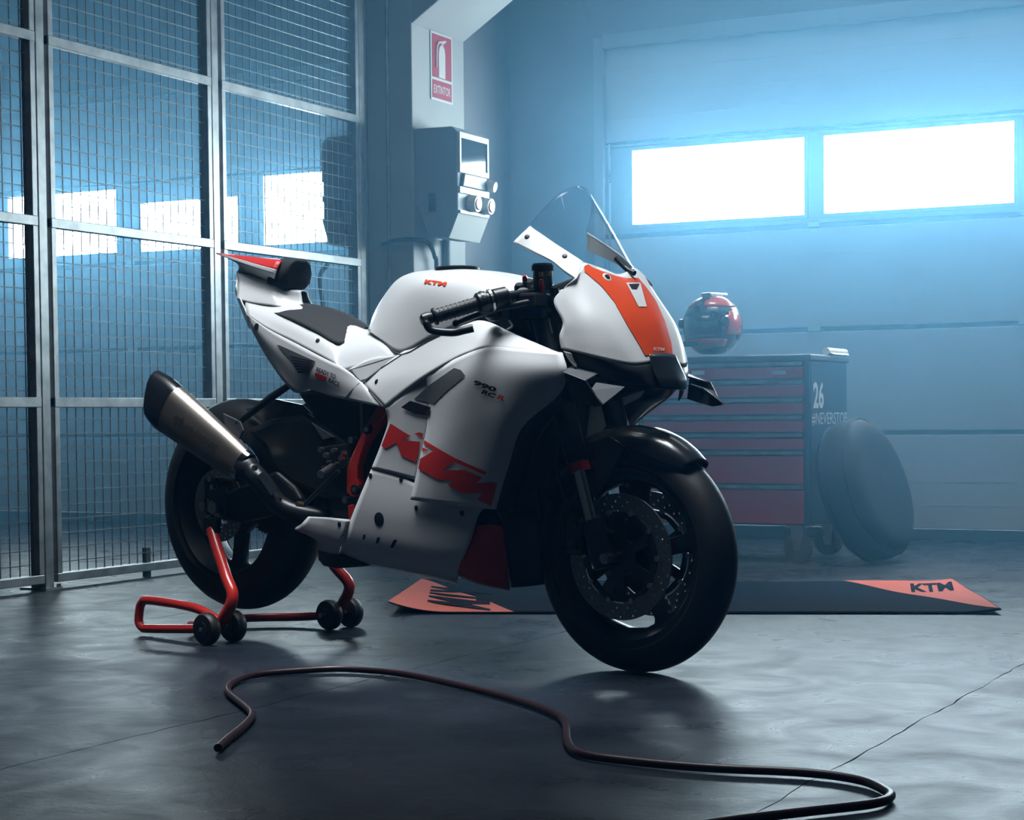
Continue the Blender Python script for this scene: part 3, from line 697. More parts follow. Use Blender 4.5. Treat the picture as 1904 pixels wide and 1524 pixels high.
patch('side_fairing', [
    [(792,699,.219),(850,665,.240),(905,645,.248),(970,648,.248),(1045,655,.238)],
    [(797,745,.221),(848,712,.256),(905,690,.266),(975,688,.268),(1053,690,.248)],
    [(792,800,.225),(842,780,.255),(900,762,.264),(962,745,.262),(1040,733,.236)],
    [(781,850,.229),(832,840,.250),(886,830,.255),(932,812,.252),(972,795,.232)],
    [(772,890,.229),(820,895,.243),(866,895,.246),(906,884,.242),(945,868,.228)],
    [(763,929,.229),(805,935,.235),(846,940,.237),(886,944,.233),(921,947,.222)]],
    W_, bike, key='fair')
patch('fairing_insert', [
    [(716,759,.199),(752,731,.206),(800,697,.214)],
    [(721,785,.200),(754,775,.208),(802,763,.216)],
    [(712,815,.200),(749,814,.208),(796,810,.215)],
    [(702,842,.200),(741,850,.207),(786,856,.214)],
    [(690,871,.200),(729,880,.207),(776,893,.213)]],
    W_, bike, key='fair2')
patch('belly_pan', [
    [(690,872,.1985),(728,881,.2045),(764,895,.2095),(800,915,.218),(845,930,.222),(905,940,.218)],
    [(672,915,.201),(715,925,.208),(755,935,.213),(800,945,.219),(845,952,.221),(889,958,.217)],
    [(655,957,.199),(702,967,.207),(748,977,.212),(797,986,.216),(842,993,.217),(876,1000,.213)],
    [(639,1001,.190),(692,1012,.198),(742,1022,.203),(792,1031,.206),(832,1038,.205),(860,1042,.200)],
    [(629,1022,.160),(685,1042,.166),(740,1056,.170),(790,1066,.171),(825,1074,.170),(850,1080,.165)],
    [(632,1030,.085),(688,1050,.085),(742,1063,.085),(792,1073,.085),(828,1081,.085),(852,1087,.085)]],
    W_, bike, key='belly')
patch('belly_tail', [
    [(573,960,.188),(610,962,.194),(650,966,.199)],
    [(561,973,.186),(606,983,.194),(642,992,.197)],
    [(549,985,.176),(596,1000,.186),(633,1012,.188)],
    [(586,998,.165),(606,1020,.165),(630,1026,.162)],
    [(592,1022,.130),(612,1028,.125),(632,1032,.110)]],
    W_, bike, key='btail')
MB().prism([B(*p, .12) for p in [(590,1018),(618,1024),(660,1040),(676,1047),(674,1053),(625,1057),(600,1052),(590,1040)]], (0, .24, 0)).obj('keel_tray', 'black', bike, bevel=.012)
patch('front_lower_guard', [
    [(879,978,.205),(906,976,.203),(934,979,.185)],
    [(866,1018,.203),(902,1022,.195),(941,1030,.165)],
    [(851,1064,.188),(892,1080,.175),(948,1092,.130)],
    [(856,1074,.10),(896,1088,.09),(949,1096,.08)]],
    'red', bike, key='guard')
# inner dark structure
MB().box((-.88, -.125, .275), (-.39, .125, .74)).obj('engine_block', 'black', bike, bevel=.03)
MB().box((-1.03, -.105, .36), (-.86, .105, .66)).obj('gearbox', 'black', bike, bevel=.03)
MB().prism([(-.40, -.19, .30), (-.35, -.19, .30), (-.285, -.19, .72), (-.335, -.19, .74)], (0, .38, 0)).obj('radiator', 'black', bike, bevel=.006)
for s in (-1, 1):
    MB().prism([(-.36, s*.15, .25), (-.318, s*.12, .30), (-.315, s*.12, .46), (-.35, s*.15, .47)], (0, -s*.12, 0)).obj('header_cover', 'black', bike, bevel=.01)
edge = [B(*p) for p in [(1048,690,.244),(1040,733,.236),(1005,755,.234),(972,795,.232),(955,835,.230),(945,868,.228),(930,915,.224),(921,948,.222)]]
inner = [Vector((p.x + .012, -.165, p.z - .004)) for p in edge]; inner2 = [Vector((p.x - .02, -.13, p.z - .004)) for p in edge]
patch('inner_fairing', [[e + Vector((-.004, .003, 0)) for e in edge], inner, inner2], 'black', bike, local=True, k=4, key='inner')
patch('lower_inner_panel', [
    [(921,948,.215),(960,955,.17),(1000,960,.13)],
    [(934,980,.180),(965,985,.15),(1005,990,.12)],
    [(950,1092,.120),(980,1090,.10),(1012,1086,.08)]], 'black', bike, key='low')
# frame
fr = MB().prism([B(*p, .150) for p in [(707,744),(716,756),(717,769),(700,795),(681,820),(671,845),(665,867),(664,890),(666,901),(658,925),(650,921),(644,916),(644,874),(654,845),(668,815),(684,785)]], (0, .03, 0)).obj('frame_plate', 'redpaint', bike, bevel=.004)
q = MB().prism([B(*p, .150) for p in [(707,744),(716,756),(717,769),(700,795),(681,820),(671,845),(665,867),(664,890),(666,901),(658,925),(650,921),(644,916),(644,874),(654,845),(668,815),(684,785)]], (0, .03, 0))
for v in q.v: v.y = -v.y
q.obj('frame_plate', 'redpaint', bike, bevel=.004)
MB().prism([B(*p, .148) for p in [(646,939),(657,937),(660,950),(648,966)]], (0, .03, 0)).obj('frame_plate', 'redpaint', bike, bevel=.003)
for x, y in [(685,798),(662,910)]:
    p = B(x, y, .152); b = MB().cyl(p + Vector((0,-.008,0)), p + Vector((0,.004,0)), .014, n=16).obj('frame_bolt', 'black', bike)
    MB().cyl(p + Vector((0,-.010,0)), p + Vector((0,-.008,0)), .007, n=12).obj('bolt_core', 'steel', b)
for x, y, wv in [(654,818,.14),(644,857,.14),(643,929,.14)]:
    p = B(x, y, wv); MB().cyl(p + Vector((0,-.006,0)), p + Vector((0,.02,0)), .010, n=12).obj('engine_bolt', 'steel', bike)
# tail
patch('tail_unit', [
    [(470,548,0),(508,552,0),(545,560,0),(580,569,0),(612,578,0),(645,594,0),(684,614,0)],
    [(462,552,.06),(500,562,.06),(545,570,.055),(580,580,.055),(612,592,.055),(648,608,.05),(684,614,.045)],
    [(456,566,.100),(498,585,.108),(545,602,.118),(588,622,.122),(616,637,.122),(640,650,.122),(712,634,.112)],
    [(459,584,.122),(500,612,.135),(548,637,.145),(595,662,.150),(622,676,.153),(645,688,.155),(745,659,.148)]],
    W_, bike, sym=True, key='deck')
patch('tail_panel', [
    [(645,688,.155),(690,666,.148),(746,659,.148)],
    [(658,699,.158),(680,690,.156),(712,683,.154)],
    [(672,709,.162),(674,708,.162),(676,707,.162)]], W_, bike, key='deck2')
patch('tail_side', [
    [(459,584,.122),(500,612,.135),(548,637,.145),(595,662,.150),(640,685,.155),(672,709,.160)],
    [(462,597,.124),(501,643,.140),(546,680,.150),(588,697,.153),(632,713,.158),(688,728,.176)],
    [(465,609,.112),(499,669,.122),(545,728,.132),(575,724,.136),(622,738,.148),(714,757,.196)]],
    W_, bike, key='tailside')
patch('tail_rear', [
    [(443,503,.045),(442,523,.062),(441,543,.080),(458,583,.121),(465,609,.112)],
    [(440,504,.0),(439,524,.0),(438,545,.0),(452,585,.0),(462,611,.0)]], W_, bike, sym=False, mirror=True, k=4)
patch('seat_hump', [
    [(443,503,.042),(475,514,.042),(509,526,.042),(530,537,.030),(560,541,.012)],
    [(442,523,.062),(472,532,.062),(504,541,.058),(530,549,.040),(561,552,.015)],
    [(441,543,.082),(470,550,.080),(507,555,.070),(532,561,.048),(563,562,.018)],
    [(440,554,.094),(467,562,.090),(504,567,.080),(533,571,.058),(567,571,.022)]], W_, bike, sym=True, key='hump')
patch('wing_top', [
    [(404,470,0),(423,472,0),(470,477,0),(524,483,0)],
    [(405,470,.03),(423,473,.040),(470,479,.046),(523,484,.046)],
    [(406,471,.042),(423,475,.055),(468,488,.068),(513,501,.070)]], 'red', bike, sym=True, key='wing')
patch('wing_lip', [
    [(405,471,.043),(422,475,.056),(467,488,.069),(513,501,.071)],
    [(406,473,.043),(421,479,.057),(465,494,.072),(511,509,.073)]], W_, bike, key='lip')
patch('wing_underside', [
    [(421,479,.056),(465,494,.071),(511,509,.072)],
    [(442,491,.054),(476,502,.058),(510,516,.060)],
    [(443,504,.044),(476,515,.044),(509,527,.044)]], 'white', bike, key='under')
pm = MB(); P_ = []; pc = B(542, 511, 0)
for ds, kk in ((-.050, .94), (-.030, 1.0), (.010, 1.0), (.026, .93), (.032, .80)):
    P_.append([Vector((pc.x + .004 + ds + sz*.010, sx*.058*kk, pc.z + .001 + sz*.046*kk)) for sx, sz in [(-.45,1),(.45,1),(.80,.70),(1,.05),(.95,-.6),(.62,-1),(-.62,-1),(-.95,-.6),(-1,.05),(-.80,.70)]])
pm.loft(P_).obj('backrest_pad', 'seat', bike, smooth=40, bevel=.003)
patch('seat', [
    [(484,570,0),(530,566,0),(580,570,0),(622,580,0),(655,597,0),(679,613,0)],
    [(484,571,.03),(520,574,.055),(565,584,.065),(607,598,.065),(646,616,.055),(677,616,.016)],
    [(485,574,.055),(507,585,.092),(548,600,.113),(590,621,.118),(632,643,.112),(671,624,.035)]],
    'seat', bike, sym=True, k=5, thick=-.008, key='seat')
MB().prism([B(*p, .10) for p in [(548,727),(575,722),(622,735),(655,744),(716,748),(690,800),(655,840),(625,845),(600,810),(580,775)]], (0, .20, 0)).obj('under_tail', 'black', bike, bevel=.015)
# swingarm
def plate(name, pix, wv, th, m, bev=.01, mir=True, parent=bike):
    mb = MB().prism([B(x, y, wv) for x, y in pix], (0, th, 0))
    return both(mb, name, m, parent, bevel=bev)[0] if mir else mb.obj(name, m, parent, bevel=bev)
plate('swingarm', [(450,800),(500,778),(560,768),(610,800),(650,830),(662,900),(640,925),(600,928),(545,905),(510,880),(490,835)], .120, .05, 'black', .02)
plate('swingarm_beam', [(545,905),(560,930),(520,955),(445,972),(398,965),(386,945),(392,922),(425,912),(470,895),(510,875)], .135, .03, 'black', .01)
plate('axle_block', [(386,905),(415,905),(418,965),(390,965)], .142, .02, 'grey', .004)
p = B(400, 942, .15); MB().cyl(p + Vector((0,-.014,0)), p, .022, n=6).obj('axle_nut', 'steel', bike)
for x, y in [(392,890),(397,905),(404,955),(410,958)]:
    p = B(x, y, .148); MB().cyl(p + Vector((0,-.008,0)), p + Vector((0,.01,0)), .008, n=10).obj('caliper_bolt', 'steel', bike)
p = B(412, 905, .1); MB().box(p + Vector((-.04, -.04, -.035)), p + Vector((.05, .03, .03))).obj('rear_caliper', 'black', bike, bevel=.01)
plate('hugger', [(455,760),(512,742),(560,752),(600,790),(590,830),(540,800),(490,790)], .09, .01, 'carbon', .003)
MB().tube([B(538,716,.12), B(505,738,.135), B(441,787,.165)], [.010, .012, .009], 10).obj('exhaust_strut', 'black', bike, smooth=60)
plate('exhaust_bracket', [(414,768),(446,783),(452,800),(445,815),(462,838),(448,842),(432,815),(420,800)], .172, .006, 'grey', .002, mir=False)
# footrest group
plate('footrest_bracket', [(600,830),(640,825),(650,870),(618,880),(596,858)], .148, .012, 'black', .004)
MB().cyl(B(618,868,.16), B(596,882,.235), .011, n=14).obj('footrest', 'steel', bike)
MB().tube([B(630,875,.165), B(600,905,.17), B(566,938,.175)], .007, 8).obj('brake_pedal', 'black', bike, smooth=60)
MB().tube([B(566,938,.172), B(552,936,.20)], .008, 8).obj('brake_pedal', 'gold', bike)
for x, y in [(598,836),(607,846),(622,838),(636,851),(627,861),(612,858),(640,842),(603,868)]:
    p = B(x, y, .160); MB().cyl(p + Vector((0,-.008,0)), p + Vector((0,.006,0)), random.choice([.004,.006,.008]), n=10).obj('bracket_bolt', 'steel', bike)
plate('linkage_fin', [(578,785),(612,806),(622,812),(600,818),(590,803)], .125, .006, 'grey', .002, mir=False)
# exhaust
E1, E0 = B(457,870,.178), B(322,762,.205); ea = (E0 - E1); el = ea.length; ea = ea.normalized()
def ering(c, rr, n=20, shear=0.):
    z = Vector((0,0,1)); a = (z - ea*z.dot(ea)).normalized(); b = ea.cross(a); out = []
    for i in range(n):
        t = 2*math.pi*i/n; q = 1 + .10*math.cos(3*t + .6)
        p = Vector(c) + (a*math.cos(t)*1.08 + b*math.sin(t)*.92)*rr*q
        out.append(p + ea*(shear*math.cos(t)))
    return out
ex_ = MB().loft([ering(E1 + ea*(el*t), r) for t, r in [(0,.042),(.03,.0445),(.25,.053),(.55,.060),(.85,.066),(1,.068)]])
SURF['muffler'] = BVHTree.FromPolygons(ex_.v, ex_.f)
ex = ex_.obj('muffler', 'ti', bike, smooth=40)
cap = [ering(E1 + ea*(el*.97), .0685, shear=.012), ering(E1 + ea*(el+.03), .070, shear=.025), ering(E1 + ea*(el+.075), .064, shear=.035), ering(E1 + ea*(el+.078), .052, shear=.035), ering(E1 + ea*(el+.03), .046, shear=.02)]
MB().loft(cap, False).add(cap[-1], [tuple(range(20))]).obj('muffler_end_cap', 'carbon', ex, smooth=40)
MB().loft([ering(E1 + ea*(-.004), .0435), ering(E1 + ea*(.012), .0455), ering(E1 + ea*(.020), .0445)], False).obj('muffler_band', 'chrome', ex, smooth=40)
pth = spline([E1 + ea*.01, E1 - ea*.04, B(492,905,.172), B(522,940,.15), B(565,956,.12), B(615,962,.07)], 6)
MB().tube(pth, [.040]*4 + [.034 - .0003*i for i in range(len(pth)-4)], 16).obj('link_pipe', 'black', ex, smooth=60)
MB().hexa([B(478,884,.205), B(489,876,.205), B(514,912,.185), B(504,922,.185), B(478,884,.20), B(489,876,.20), B(514,912,.18), B(504,922,.18)]).obj('heat_shield', 'chrome', ex, bevel=.002)
for x, y in [(471,870),(516,928)]:
    p = B(x, y, .212 if x < 500 else .185); MB().cyl(p, p + Vector((0,.01,0)), .008, n=12).obj('clamp_bolt', 'chrome', ex)
for x, y in [(347,735),(408,795),(420,808),(397,787),(425,826)]:
    p = None
for t in (.55, .60, .66):
    q = E1 + ea*(el*t); a = (Vector((0,0,1)) - ea*ea.z).normalized(); b = a.cross(ea)
    d = (a*.8 + Vector((0,-.25,0))).normalized(); MB().cyl(q + d*.05, q + d*.066, .004, n=8).obj('rivet', 'steel', ex)

# nose, screen, wings
patch('nose_fairing', [
    [(1148,509,0),(1176,545,0),(1200,590,0),(1216,630,0),(1228,672,0)],
    [(1121,499,.055),(1150,540,.050),(1180,588,.045),(1200,630,.036),(1217,672,.028)],
    [(1086,488,.103),(1117,531,.100),(1157,588,.086),(1182,630,.070),(1205,676,.056)],
    [(1081,499,.128),(1090,537,.146),(1122,588,.146),(1147,632,.136),(1170,678,.120)],
    [(1077,510,.145),(1058,544,.176),(1085,590,.186),(1096,630,.192),(1106,663,.192)],
    [(1073,519,.158),(1030,556,.192),(1046,598,.206),(1040,624,.214),(1043,647,.218)]],
    W_, bike, sym=True, k=6, key='nose')
patch('screen_arm', [
    [(985,420,.119),(1010,437,.121),(1035,454,.120),(1060,470,.115),(1086,487,.103)],
    [(968,436,.140),(997,456,.142),(1026,474,.142),(1052,489,.138),(1080,503,.130)],
    [(954,450,.152),(990,467,.154),(1026,484,.156),(1048,502,.157),(1073,519,.158)]],
    W_, bike, key='arm')
patch('windscreen', [
    [(1079,346,0),(1098,385,0),(1118,428,0),(1134,470,0),(1149,510,0)],
    [(1061,349,.035),(1078,390,.043),(1095,432,.050),(1108,468,.053),(1121,500,.054)],
    [(1038,361,.070),(1050,398,.083),(1064,434,.092),(1076,465,.098),(1087,489,.102)],
    [(1009,390,.100),(1016,408,.107),(1024,424,.112),(1031,440,.116),(1038,457,.119)],
    [(984,419,.118),(985,420,.118),(986,421,.118),(988,422,.118),(990,424,.119)]],
    'glass', bike, sym=True, k=6, thick=.0025, key='screen')
patch('nose_lower', [
    [(1228,673,0),(1234,690,0),(1240,723,0)],
    [(1205,677,.056),(1212,690,.056),(1226,722,.045)],
    [(1170,679,.120),(1176,692,.118),(1192,716,.095)],
    [(1106,664,.192),(1112,680,.182),(1128,706,.160)],
    [(1046,649,.216),(1060,668,.208),(1078,690,.196)]],
    'black', bike, sym=True, key='noselow')
patch('chin', [
    [(1224,656,0),(1240,688,0),(1250,706,0),(1252,724,0)],
    [(1202,658,.052),(1212,688,.056),(1220,706,.056),(1225,723,.050)],
    [(1200,664,.056),(1208,690,.062),(1214,706,.062),(1218,722,.052)]],
    'carbon', bike, sym=True, k=4, key='chin')
for o in bpy.data.objects:
    if o.name.startswith('chin') and o.parent is bike and o.type == 'MESH':
        for v in o.data.vertices: v.co.x += .012
patch('nose_arch', [
    [(1226,722,.046),(1192,716,.094),(1160,712,.130),(1128,706,.160)],
    [(1224,724,.040),(1196,726,.085),(1168,735,.115),(1140,745,.140)]], 'black', bike, key='arch')
def wing_plate(name, pix, m, mir=True):
    a = [B(*p) for p in pix]; n = (a[1]-a[0]).cross(a[-1]-a[0]).normalized()*.005
    mb = MB().hexa(a + [p + n for p in a]) if len(a) == 4 else MB().prism(a, n)
    return both(mb, name, m, bike, bevel=.0015)
wing_plate('winglet_top', [(1061,680,.205),(1117,691,.165),(1088,707,.262),(1047,691,.268)], 'grey')
wing_plate('winglet_side', [(1047,691,.268),(1088,707,.266),(1119,754,.256),(1106,757,.250),(1062,742,.245)], 'black')
wing_plate('winglet_bottom', [(1097,727,.260),(1120,754,.256),(1160,721,.165),(1106,713,.200)], 'grey')
patch('nose_bracket', [
    [(1047,652,.222),(1062,656,.214)],
    [(1056,668,.222),(1068,670,.212)],
    [(1072,684,.215),(1074,680,.205)]], 'grey', bike)

# cockpit
def bp(*a): return B(*a)
for mir in (0, 1):
    def Q(px, py, wv):
        v = B(px, py, wv); return Vector((v.x, -v.y, v.z)) if mir else v
    g0, g1 = Q(806,589,.365), Q(886,565,.275)
    bar = MB().tube([g0, g1, Q(945,549,.205), Q(985,545,.135), Q(1000,545,.105)], [.011]*5, 12).obj('clip_on_bar', 'black', bike, smooth=60)
    MB().turned(g0, g1, [(0,.021),(.02,.0225),(.06,.0225),(.065,.017),(.3,.0172),(.95,.0175),(1,.019)], 20).obj('grip', 'rubber', bar, smooth=35)
    for i in range(8):
        a = g0.lerp(g1, .15 + .1*i); d = (g1-g0).normalized(); MB().cyl(a - d*.002, a + d*.002, .0185, n=16).obj('grip_rib', 'rubber', bar)
    d = (g1-g0).normalized()
    MB().turned(g0 - d*.034, g0, [(0,.010),(.15,.016),(.6,.017),(1,.013)], 16).obj('bar_end', 'black', bar, smooth=40)
    MB().turned(g1, Q(945,549,.205), [(0,.022),(.05,.027),(.30,.027),(.33,.023),(.5,.023),(.55,.026),(.95,.024),(1,.018)], 20).obj('switch_housing', 'black', bike, smooth=30)
    for t in (.2, .45): 
        a = g1.lerp(Q(945,549,.205), t); MB().cyl(a - d*.003, a + d*.003, .029, n=20).obj('housing_band', 'steel' if t > .3 else 'black', bike)
    MB().tube(spline([Q(790,592,.40), Q(793,602,.40), Q(804,614,.39), Q(841,618,.36), Q(862,614,.345), Q(880,610,.33)], 5), [.008]*4 + [.010]*22, 10).obj('lever_guard', 'black', bike, smooth=60)
    MB().tube(spline([Q(990,561,.17), Q(945,570,.20), Q(905,580,.245), Q(870,592,.285), Q(848,601,.305)], 5), [.010 - .0002*i for i in range(21)], 10).obj('brake_lever' if not mir else 'clutch_lever', 'black', bike, smooth=60)
    a = Q(848,601,.305); MB().add(ell(a.x, a.y, a.z, .010, .010, .010, 12, 8).v, ell(0,0,0,1,1,1,12,8).f).obj('lever_ball', 'black', bike, smooth=60)
    MB().box(Q(985,560,.15) + Vector((-.03,-.03,-.02)), Q(985,560,.15) + Vector((.04,.03,.02))).obj('master_cylinder', 'black', bike, bevel=.008)
    MB().turned(Q(918,582,.21) + Vector((0,0,-.02)), Q(918,582,.21) + Vector((0,0,.01)), [(0,.012),(.3,.022),(1,.02)], 16).obj('lever_pivot', 'black', bike, smooth=40)
r0, r1 = B(1009,540,.10), B(1009,503,.10)
rv = MB().turned(r0, r1, [(0,.022),(.1,.0255),(.9,.0255),(1,.0255)], 24).obj('fluid_reservoir', 'black', bike, smooth=35)
MB().turned(r1, r1 + Vector((0,0,.018)), [(0,.0285),(.75,.0285),(.8,.026),(1,.025)], 24).obj('reservoir_cap', 'seal', rv, smooth=35)
for x, y in [(1005,510),(1019,508)]:
    p = B(x, y, .128); MB().box(p + Vector((-.005,-.001,-.006)), p + Vector((.005,.004,.006))).obj('level_window', 'amber', rv)
for x, y, wv, r, m in [(975,521,.11,.007,'redpaint'),(1006,528,.130,.006,'redpaint'),(965,537,.13,.014,'black'),(982,530,.10,.018,'black'),(958,553,.15,.016,'black'),(1010,560,.06,.03,'black'),(972,548,.14,.020,'steel'),(1030,542,.09,.012,'black'),(1000,575,.12,.012,'steel')]:
    p = B(x, y, wv); MB().turned(p + Vector((-.006,.012,-.02)), p + Vector((.004,-.004,.012)), [(0,r*.8),(.2,r),(.8,r),(1,r*.7)], 14).obj('control_fitting', m, bike, smooth=40)
MB().prism([B(*p, .105) for p in [(944,566),(985,548),(1030,548),(1052,585),(1036,600),(1042,640),(1032,655),(985,634),(940,614)]], (0, .21, 0)).obj('headstock_cover', 'black', bike, bevel=.015)
for x0, y0, x1, y1 in [(978,584,987,615),(1018,588,1026,620)]:
    MB().tube([B(x0, y0, .112), B(x1, y1, .112)], .004, 8).obj('wiring', 'grey', bike)
MB().tube(spline([B(946,596,.15), B(952,607,.15), B(942,614,.17)], 4), .004, 8).obj('wiring', 'grey', bike)
MB().hexa([B(1028,530,.06), B(1072,514,.06), B(1072,514,-.06), B(1028,530,-.06), B(1038,541,.06), B(1076,522,.06), B(1076,522,-.06), B(1038,541,-.06)]).obj('dashboard', 'grey', bike, bevel=.004)
MB().tube(spline([B(1180,508,-.05), B(1165,500,-.05), B(1145,480,-.05)], 4), .007, 8).obj('screen_stay', 'black', bike, smooth=60)
gc = B(850, 500, .0); MB().turned((gc.x, 0, gc.z-.006), (gc.x, 0, gc.z+.006), [(0,.062),(.7,.062),(1,.055)], 32).obj('fuel_cap', 'black', bike, smooth=35)

# ---- print on the panels
def z8(pts): return [(700 + x*.12605, 780 + y*.12605) for x, y in pts]
decal('lettering', [z8([(208,62),(235,66),(410,180),(515,240),(385,300),(655,325),(592,628),(560,615),(440,565),(385,540),(300,340),(145,425),(78,385)]), z8([(565,210),(630,185),(695,200),(685,260)])], ['fair2'], 'red', bike)
decal('lettering', [z8([(714,303),(850,385),(1145,555),(1635,775),(1600,815),(1310,690),(1160,625),(965,745),(1300,738),(1560,852),(1475,935),(1700,918),(1785,935),(1700,1275),(1490,1180),(1565,1080),(1300,1092),(1060,965),(1130,880),(900,880),(622,722),(650,578),(855,455),(704,358)]), z8([(688,408),(790,462),(680,460)])], ['fair'], 'red', bike)
decal('nose_stripe', [[(1085,487),(1100,497),(1120,505),(1143,513),(1165,518),(1186,517),(1203,537),(1219,560),(1236,598),(1247,636),(1251,664),(1246,659),(1204,660),(1200,662),(1182,631),(1161,596),(1141,560),(1117,531),(1086,505)]], ['nose'], 'orange', bike, maxlen=12)
decal('nose_badge', [[(1163,527),(1189,527),(1201,571),(1186,571)]], ['nose'], 'white', bike, off=.0032)
decal('nose_sensor', [[(1167,530),(1187,529),(1182,539),(1173,539)]], ['nose'], 'ink', bike, off=.0045)
text_decal('nose_lettering', 'KTM', (1213,652), (20,1), (1,-6), ['nose'], 'signwhite', bike, .03, off=.0035, maxlen=3)
def ztk(pts): return [(760 + x*.16807, 470 + y*.16807) for x, y in pts]
text_decal('tank_lettering', 'KTM', (789,527), (40,5), (3,-7), ['tank'], 'orange', bike, .06, maxlen=4)
text_decal('slogan', 'READY TO', (588,690), (36,15), (2,-8), ['tailside'], 'ink', bike, .02, maxlen=4)
text_decal('slogan', 'RACE', (611,710), (20,9), (2,-8), ['tailside'], 'ink', bike, .02, maxlen=4)
decal('slogan_bar', [[(587,692),(609,701),(607,709),(586,699)]], ['tailside'], 'red', bike)
def zsd(pts): return [(660 + x*.23634, 440 + y*.23634) for x, y in pts]
text_decal('model_print', '990', (879,714), (42,15), (5,-8), ['fair'], 'ink', bike, .05, maxlen=4)
text_decal('model_print', 'RC', (895,731), (24,9), (5,-7), ['fair'], 'ink', bike, .05, maxlen=4)
text_decal('model_print', 'R', (924,741), (14,5), (5,-8), ['fair'], 'orange', bike, .05, maxlen=4)
text_decal('muffler_print', 'AKRAPOVIC', (331,792), (70,48), (7,-11), ['muffler'], 'etch', ex, .02, maxlen=5)
decal('muffler_print', [[(322,776),(330,772),(336,778),(344,776),(336,784),(338,792),(330,787),(323,790),(326,783)]], ['muffler'], 'etch', ex)
# ducts, vents and screws
decal('air_duct', [[(770,742),(800,715),(845,684),(858,688),(866,699),(830,728),(808,750)]], ['fair', 'fair2'], 'grey', bike, off=.0015)  # duct recess and mouth are flat dark patches painted for their shade
decal('duct_mouth', [[(747,757),(764,745),(803,757),(798,773),(772,769)]], ['fair', 'fair2'], 'ink', bike, off=.003)
decal('tail_vent', [[(515,641),(521,642),(588,672),(570,697),(562,694),(540,668)]], ['tailside'], 'grey', bike, off=.002)
for i in range(6):
    t = i/5; decal('vent_slat', [[(541+t*14, 662+t*28), (584-t*9, 671+t*17), (583-t*9, 673.5+t*17), (542+t*14, 665+t*28)]], ['tailside'], 'ink', bike, off=.0045)
def dot(px, py, keys, r=.008, m='ink', nm='screw', h=.002):
    hit = cast(px, py, keys)
    if not hit: return
    p, n = hit; return MB().turned(p - n*.001, p + n*h, [(0, r), (.7, r), (1, r*.8)], 16).obj(nm, m, bike, smooth=40)
for x, y, k in [(690,883,'fair2'),(747,889,'fair2'),(689,884,'belly'),(746,891,'belly'),(774,944,'belly'),(859,954,'belly'),(631,974,'btail'),(700,709,'side'),(477,607,'tailside'),(591,633,'deck'),(980,440,'arm'),(1050,476,'arm'),(1128,516,'nose')]:
    dot(x, y, [k], .007 if x != 477 else .010)
hit = cast(1128, 516, ['nose']); dot(1128, 516, ['nose'], .013, 'white', 'screw_ring', .0035); dot(1128, 516, ['nose'], .008, 'black', 'screw', .0055)
dot(705, 965, ['belly'], .019, 'ink', 'drain_hole')
decal('belly_slot', [[(676,994),(681,993),(679,1002),(675,1003)]], ['belly'], 'ink', bike)
decal('belly_slot', [[(702,999),(708,998),(705,1009),(699,1010)]], ['belly'], 'ink', bike)
decal('belly_slot', [[(733,1003),(740,1003),(732,1018),(726,1017)]], ['belly'], 'ink', bike)
def seam(name, pix, keys, m='grey'):
    pts = [cast(x, y, keys) for x, y in pix]; pts = [p + n*.0006 for p, n in [h for h in pts if h]]
    if len(pts) > 1: MB().tube(spline(pts, 3), .0011, 6).obj(name, m, bike)
seam('panel_seam', [(640,993),(634,1010),(628,1020)], ['belly', 'btail'])
hy = {(684,614):0}
seam('panel_seam', [(687,612),(712,635),(746,659),(797,633),(842,611),(872,598)], ['tank', 'side', 'deck'])
seam('panel_seam', [(746,660),(708,684),(673,709)], ['side', 'deck', 'deck2'])
seam('panel_seam', [(672,709),(690,730),(712,755)], ['side', 'tailside'])
seam('panel_seam', [(668,712),(652,728),(642,740)], ['tailside'])

# ================================================================== rear stand
SO = Vector((-1.45, 0, 0)); so = G + HD*(-1.45)
st = thing('paddock_stand', 'red tubular rear stand on black rollers lifting the rear wheel', 'stand', so, HA)
def S(px, py, wv): return B(px, py, wv) - SO
def sl(s_, wv, z): return Vector((s_ - SO.x, -wv, z))
s0 = (B(402,1162,.29).x + B(440,1158,.19).x + B(608,1138,-.21).x + B(640,1135,-.30).x)/4
for wv in (.29, .19, -.20, -.29):
    c = sl(s0, wv, .047)
    wl = MB().loft([MB().ring(c + Vector((0, dy, 0)), (0,1,0), r, 28) for dy, r in [(-.019,.030),(-.017,.042),(-.010,.047),(.010,.047),(.017,.042),(.019,.030)]]).obj('roller', 'rubber', st, smooth=40)
    MB().cyl(c + Vector((0,-.022,0)), c + Vector((0,.022,0)), .022, n=20).obj('roller_hub', 'black', wl)
    MB().cyl(c + Vector((0,-.025,0)), c + Vector((0,.025,0)), .006, n=10).obj('roller_bolt', 'steel', wl)
for s in (1, -1): MB().cyl(sl(s0, s*.16, .047), sl(s0, s*.30, .047), .008, n=10).obj('roller_axle', 'steel', st)
def redtube(name, pts, r=.0135, k=6): return MB().tube(spline(pts, k), r, 14).obj(name, 'redpaint', st, smooth=60)
sb = s0 - .37
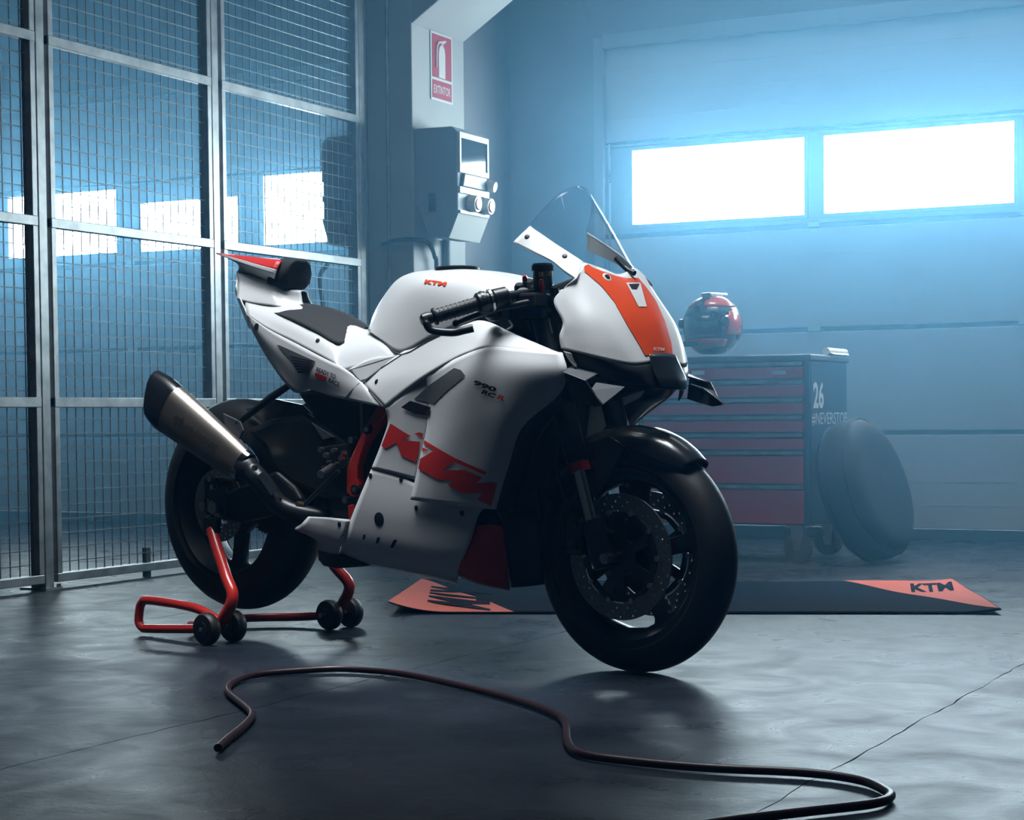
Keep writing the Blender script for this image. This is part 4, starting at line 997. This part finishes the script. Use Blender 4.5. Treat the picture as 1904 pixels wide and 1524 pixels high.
redtube('handle_loop', [sl(s0+.01, .24, .055), sl(s0-.06, .24, .04), sl(sb+.05, .24, .022), sl(sb+.012, .24, .024), sl(sb-.004, .24, .040), sl(sb, .24, .075), sl(sb+.012, .24, .098), sl(sb+.05, .24, .108), sl(s0-.12, .24, .098), sl(s0-.03, .24, .075), sl(s0+.005, .24, .06)])
redtube('cross_tube', [sl(s0, .24, .062), sl(s0-.16, .20, .040), sl(s0-.26, .12, .030), sl(s0-.28, 0, .028), sl(s0-.26, -.12, .028), sl(s0-.14, -.22, .030), sl(s0, -.245, .045)])
for s, pixs in ((1, [(394,984),(404,1020),(420,1070),(431,1112)]),):
    up = MB(); a = [S(*p, .185 + .017*i) for i, p in enumerate(pixs)]
    up.tube(spline([a[0], a[1], a[2], a[3] + Vector((.004,0,0)), sl(s0, .24, .055)], 5), .0175, 14).obj('upright', 'redpaint', st, smooth=60)
    b = [Vector((p.x, -p.y, p.z)) for p in a]
    MB().tube(spline([b[0], b[1], b[2], b[3] + Vector((.004,0,0)), sl(s0, -.24, .055)], 5), .0175, 14).obj('upright', 'redpaint', st, smooth=60)
    for q, sg_ in ((a[0], 1), (b[0], -1)):
        MB().box(q + Vector((-.03, -.012, -.01)), q + Vector((.03, .012, .035))).obj('lift_hook', 'black', st, bevel=.004)

# ================================================================== haze
def haze(y0, y1, dens, colour, label):
    hz = MB().box((X0+.05, y0, .004), (X1-.05, y1, ZC-.02)).obj('haze', None)
    hm = bpy.data.materials.new('haze'); hm.use_nodes = True; nt = hm.node_tree; nt.nodes.clear()
    out = nt.nodes.new('ShaderNodeOutputMaterial'); v = nt.nodes.new('ShaderNodeVolumeScatter')
    v.inputs['Color'].default_value = (*colour, 1); v.inputs['Density'].default_value = dens; v.inputs['Anisotropy'].default_value = .55
    nt.links.new(v.outputs[0], out.inputs['Volume']); hz.data.materials.append(hm)
    hz['kind'] = 'stuff'; tag(hz, label, 'haze')
haze(HAZE_Y + .002, WY - .07, HAZE_BACK, (.25, .62, .95), 'blue smoke haze glowing in front of the bright windows')
haze(Y0 + .05, HAZE_Y - .002, HAZE, (.06, .45, 1.0), 'thin blue haze around the motorcycle in the foreground')
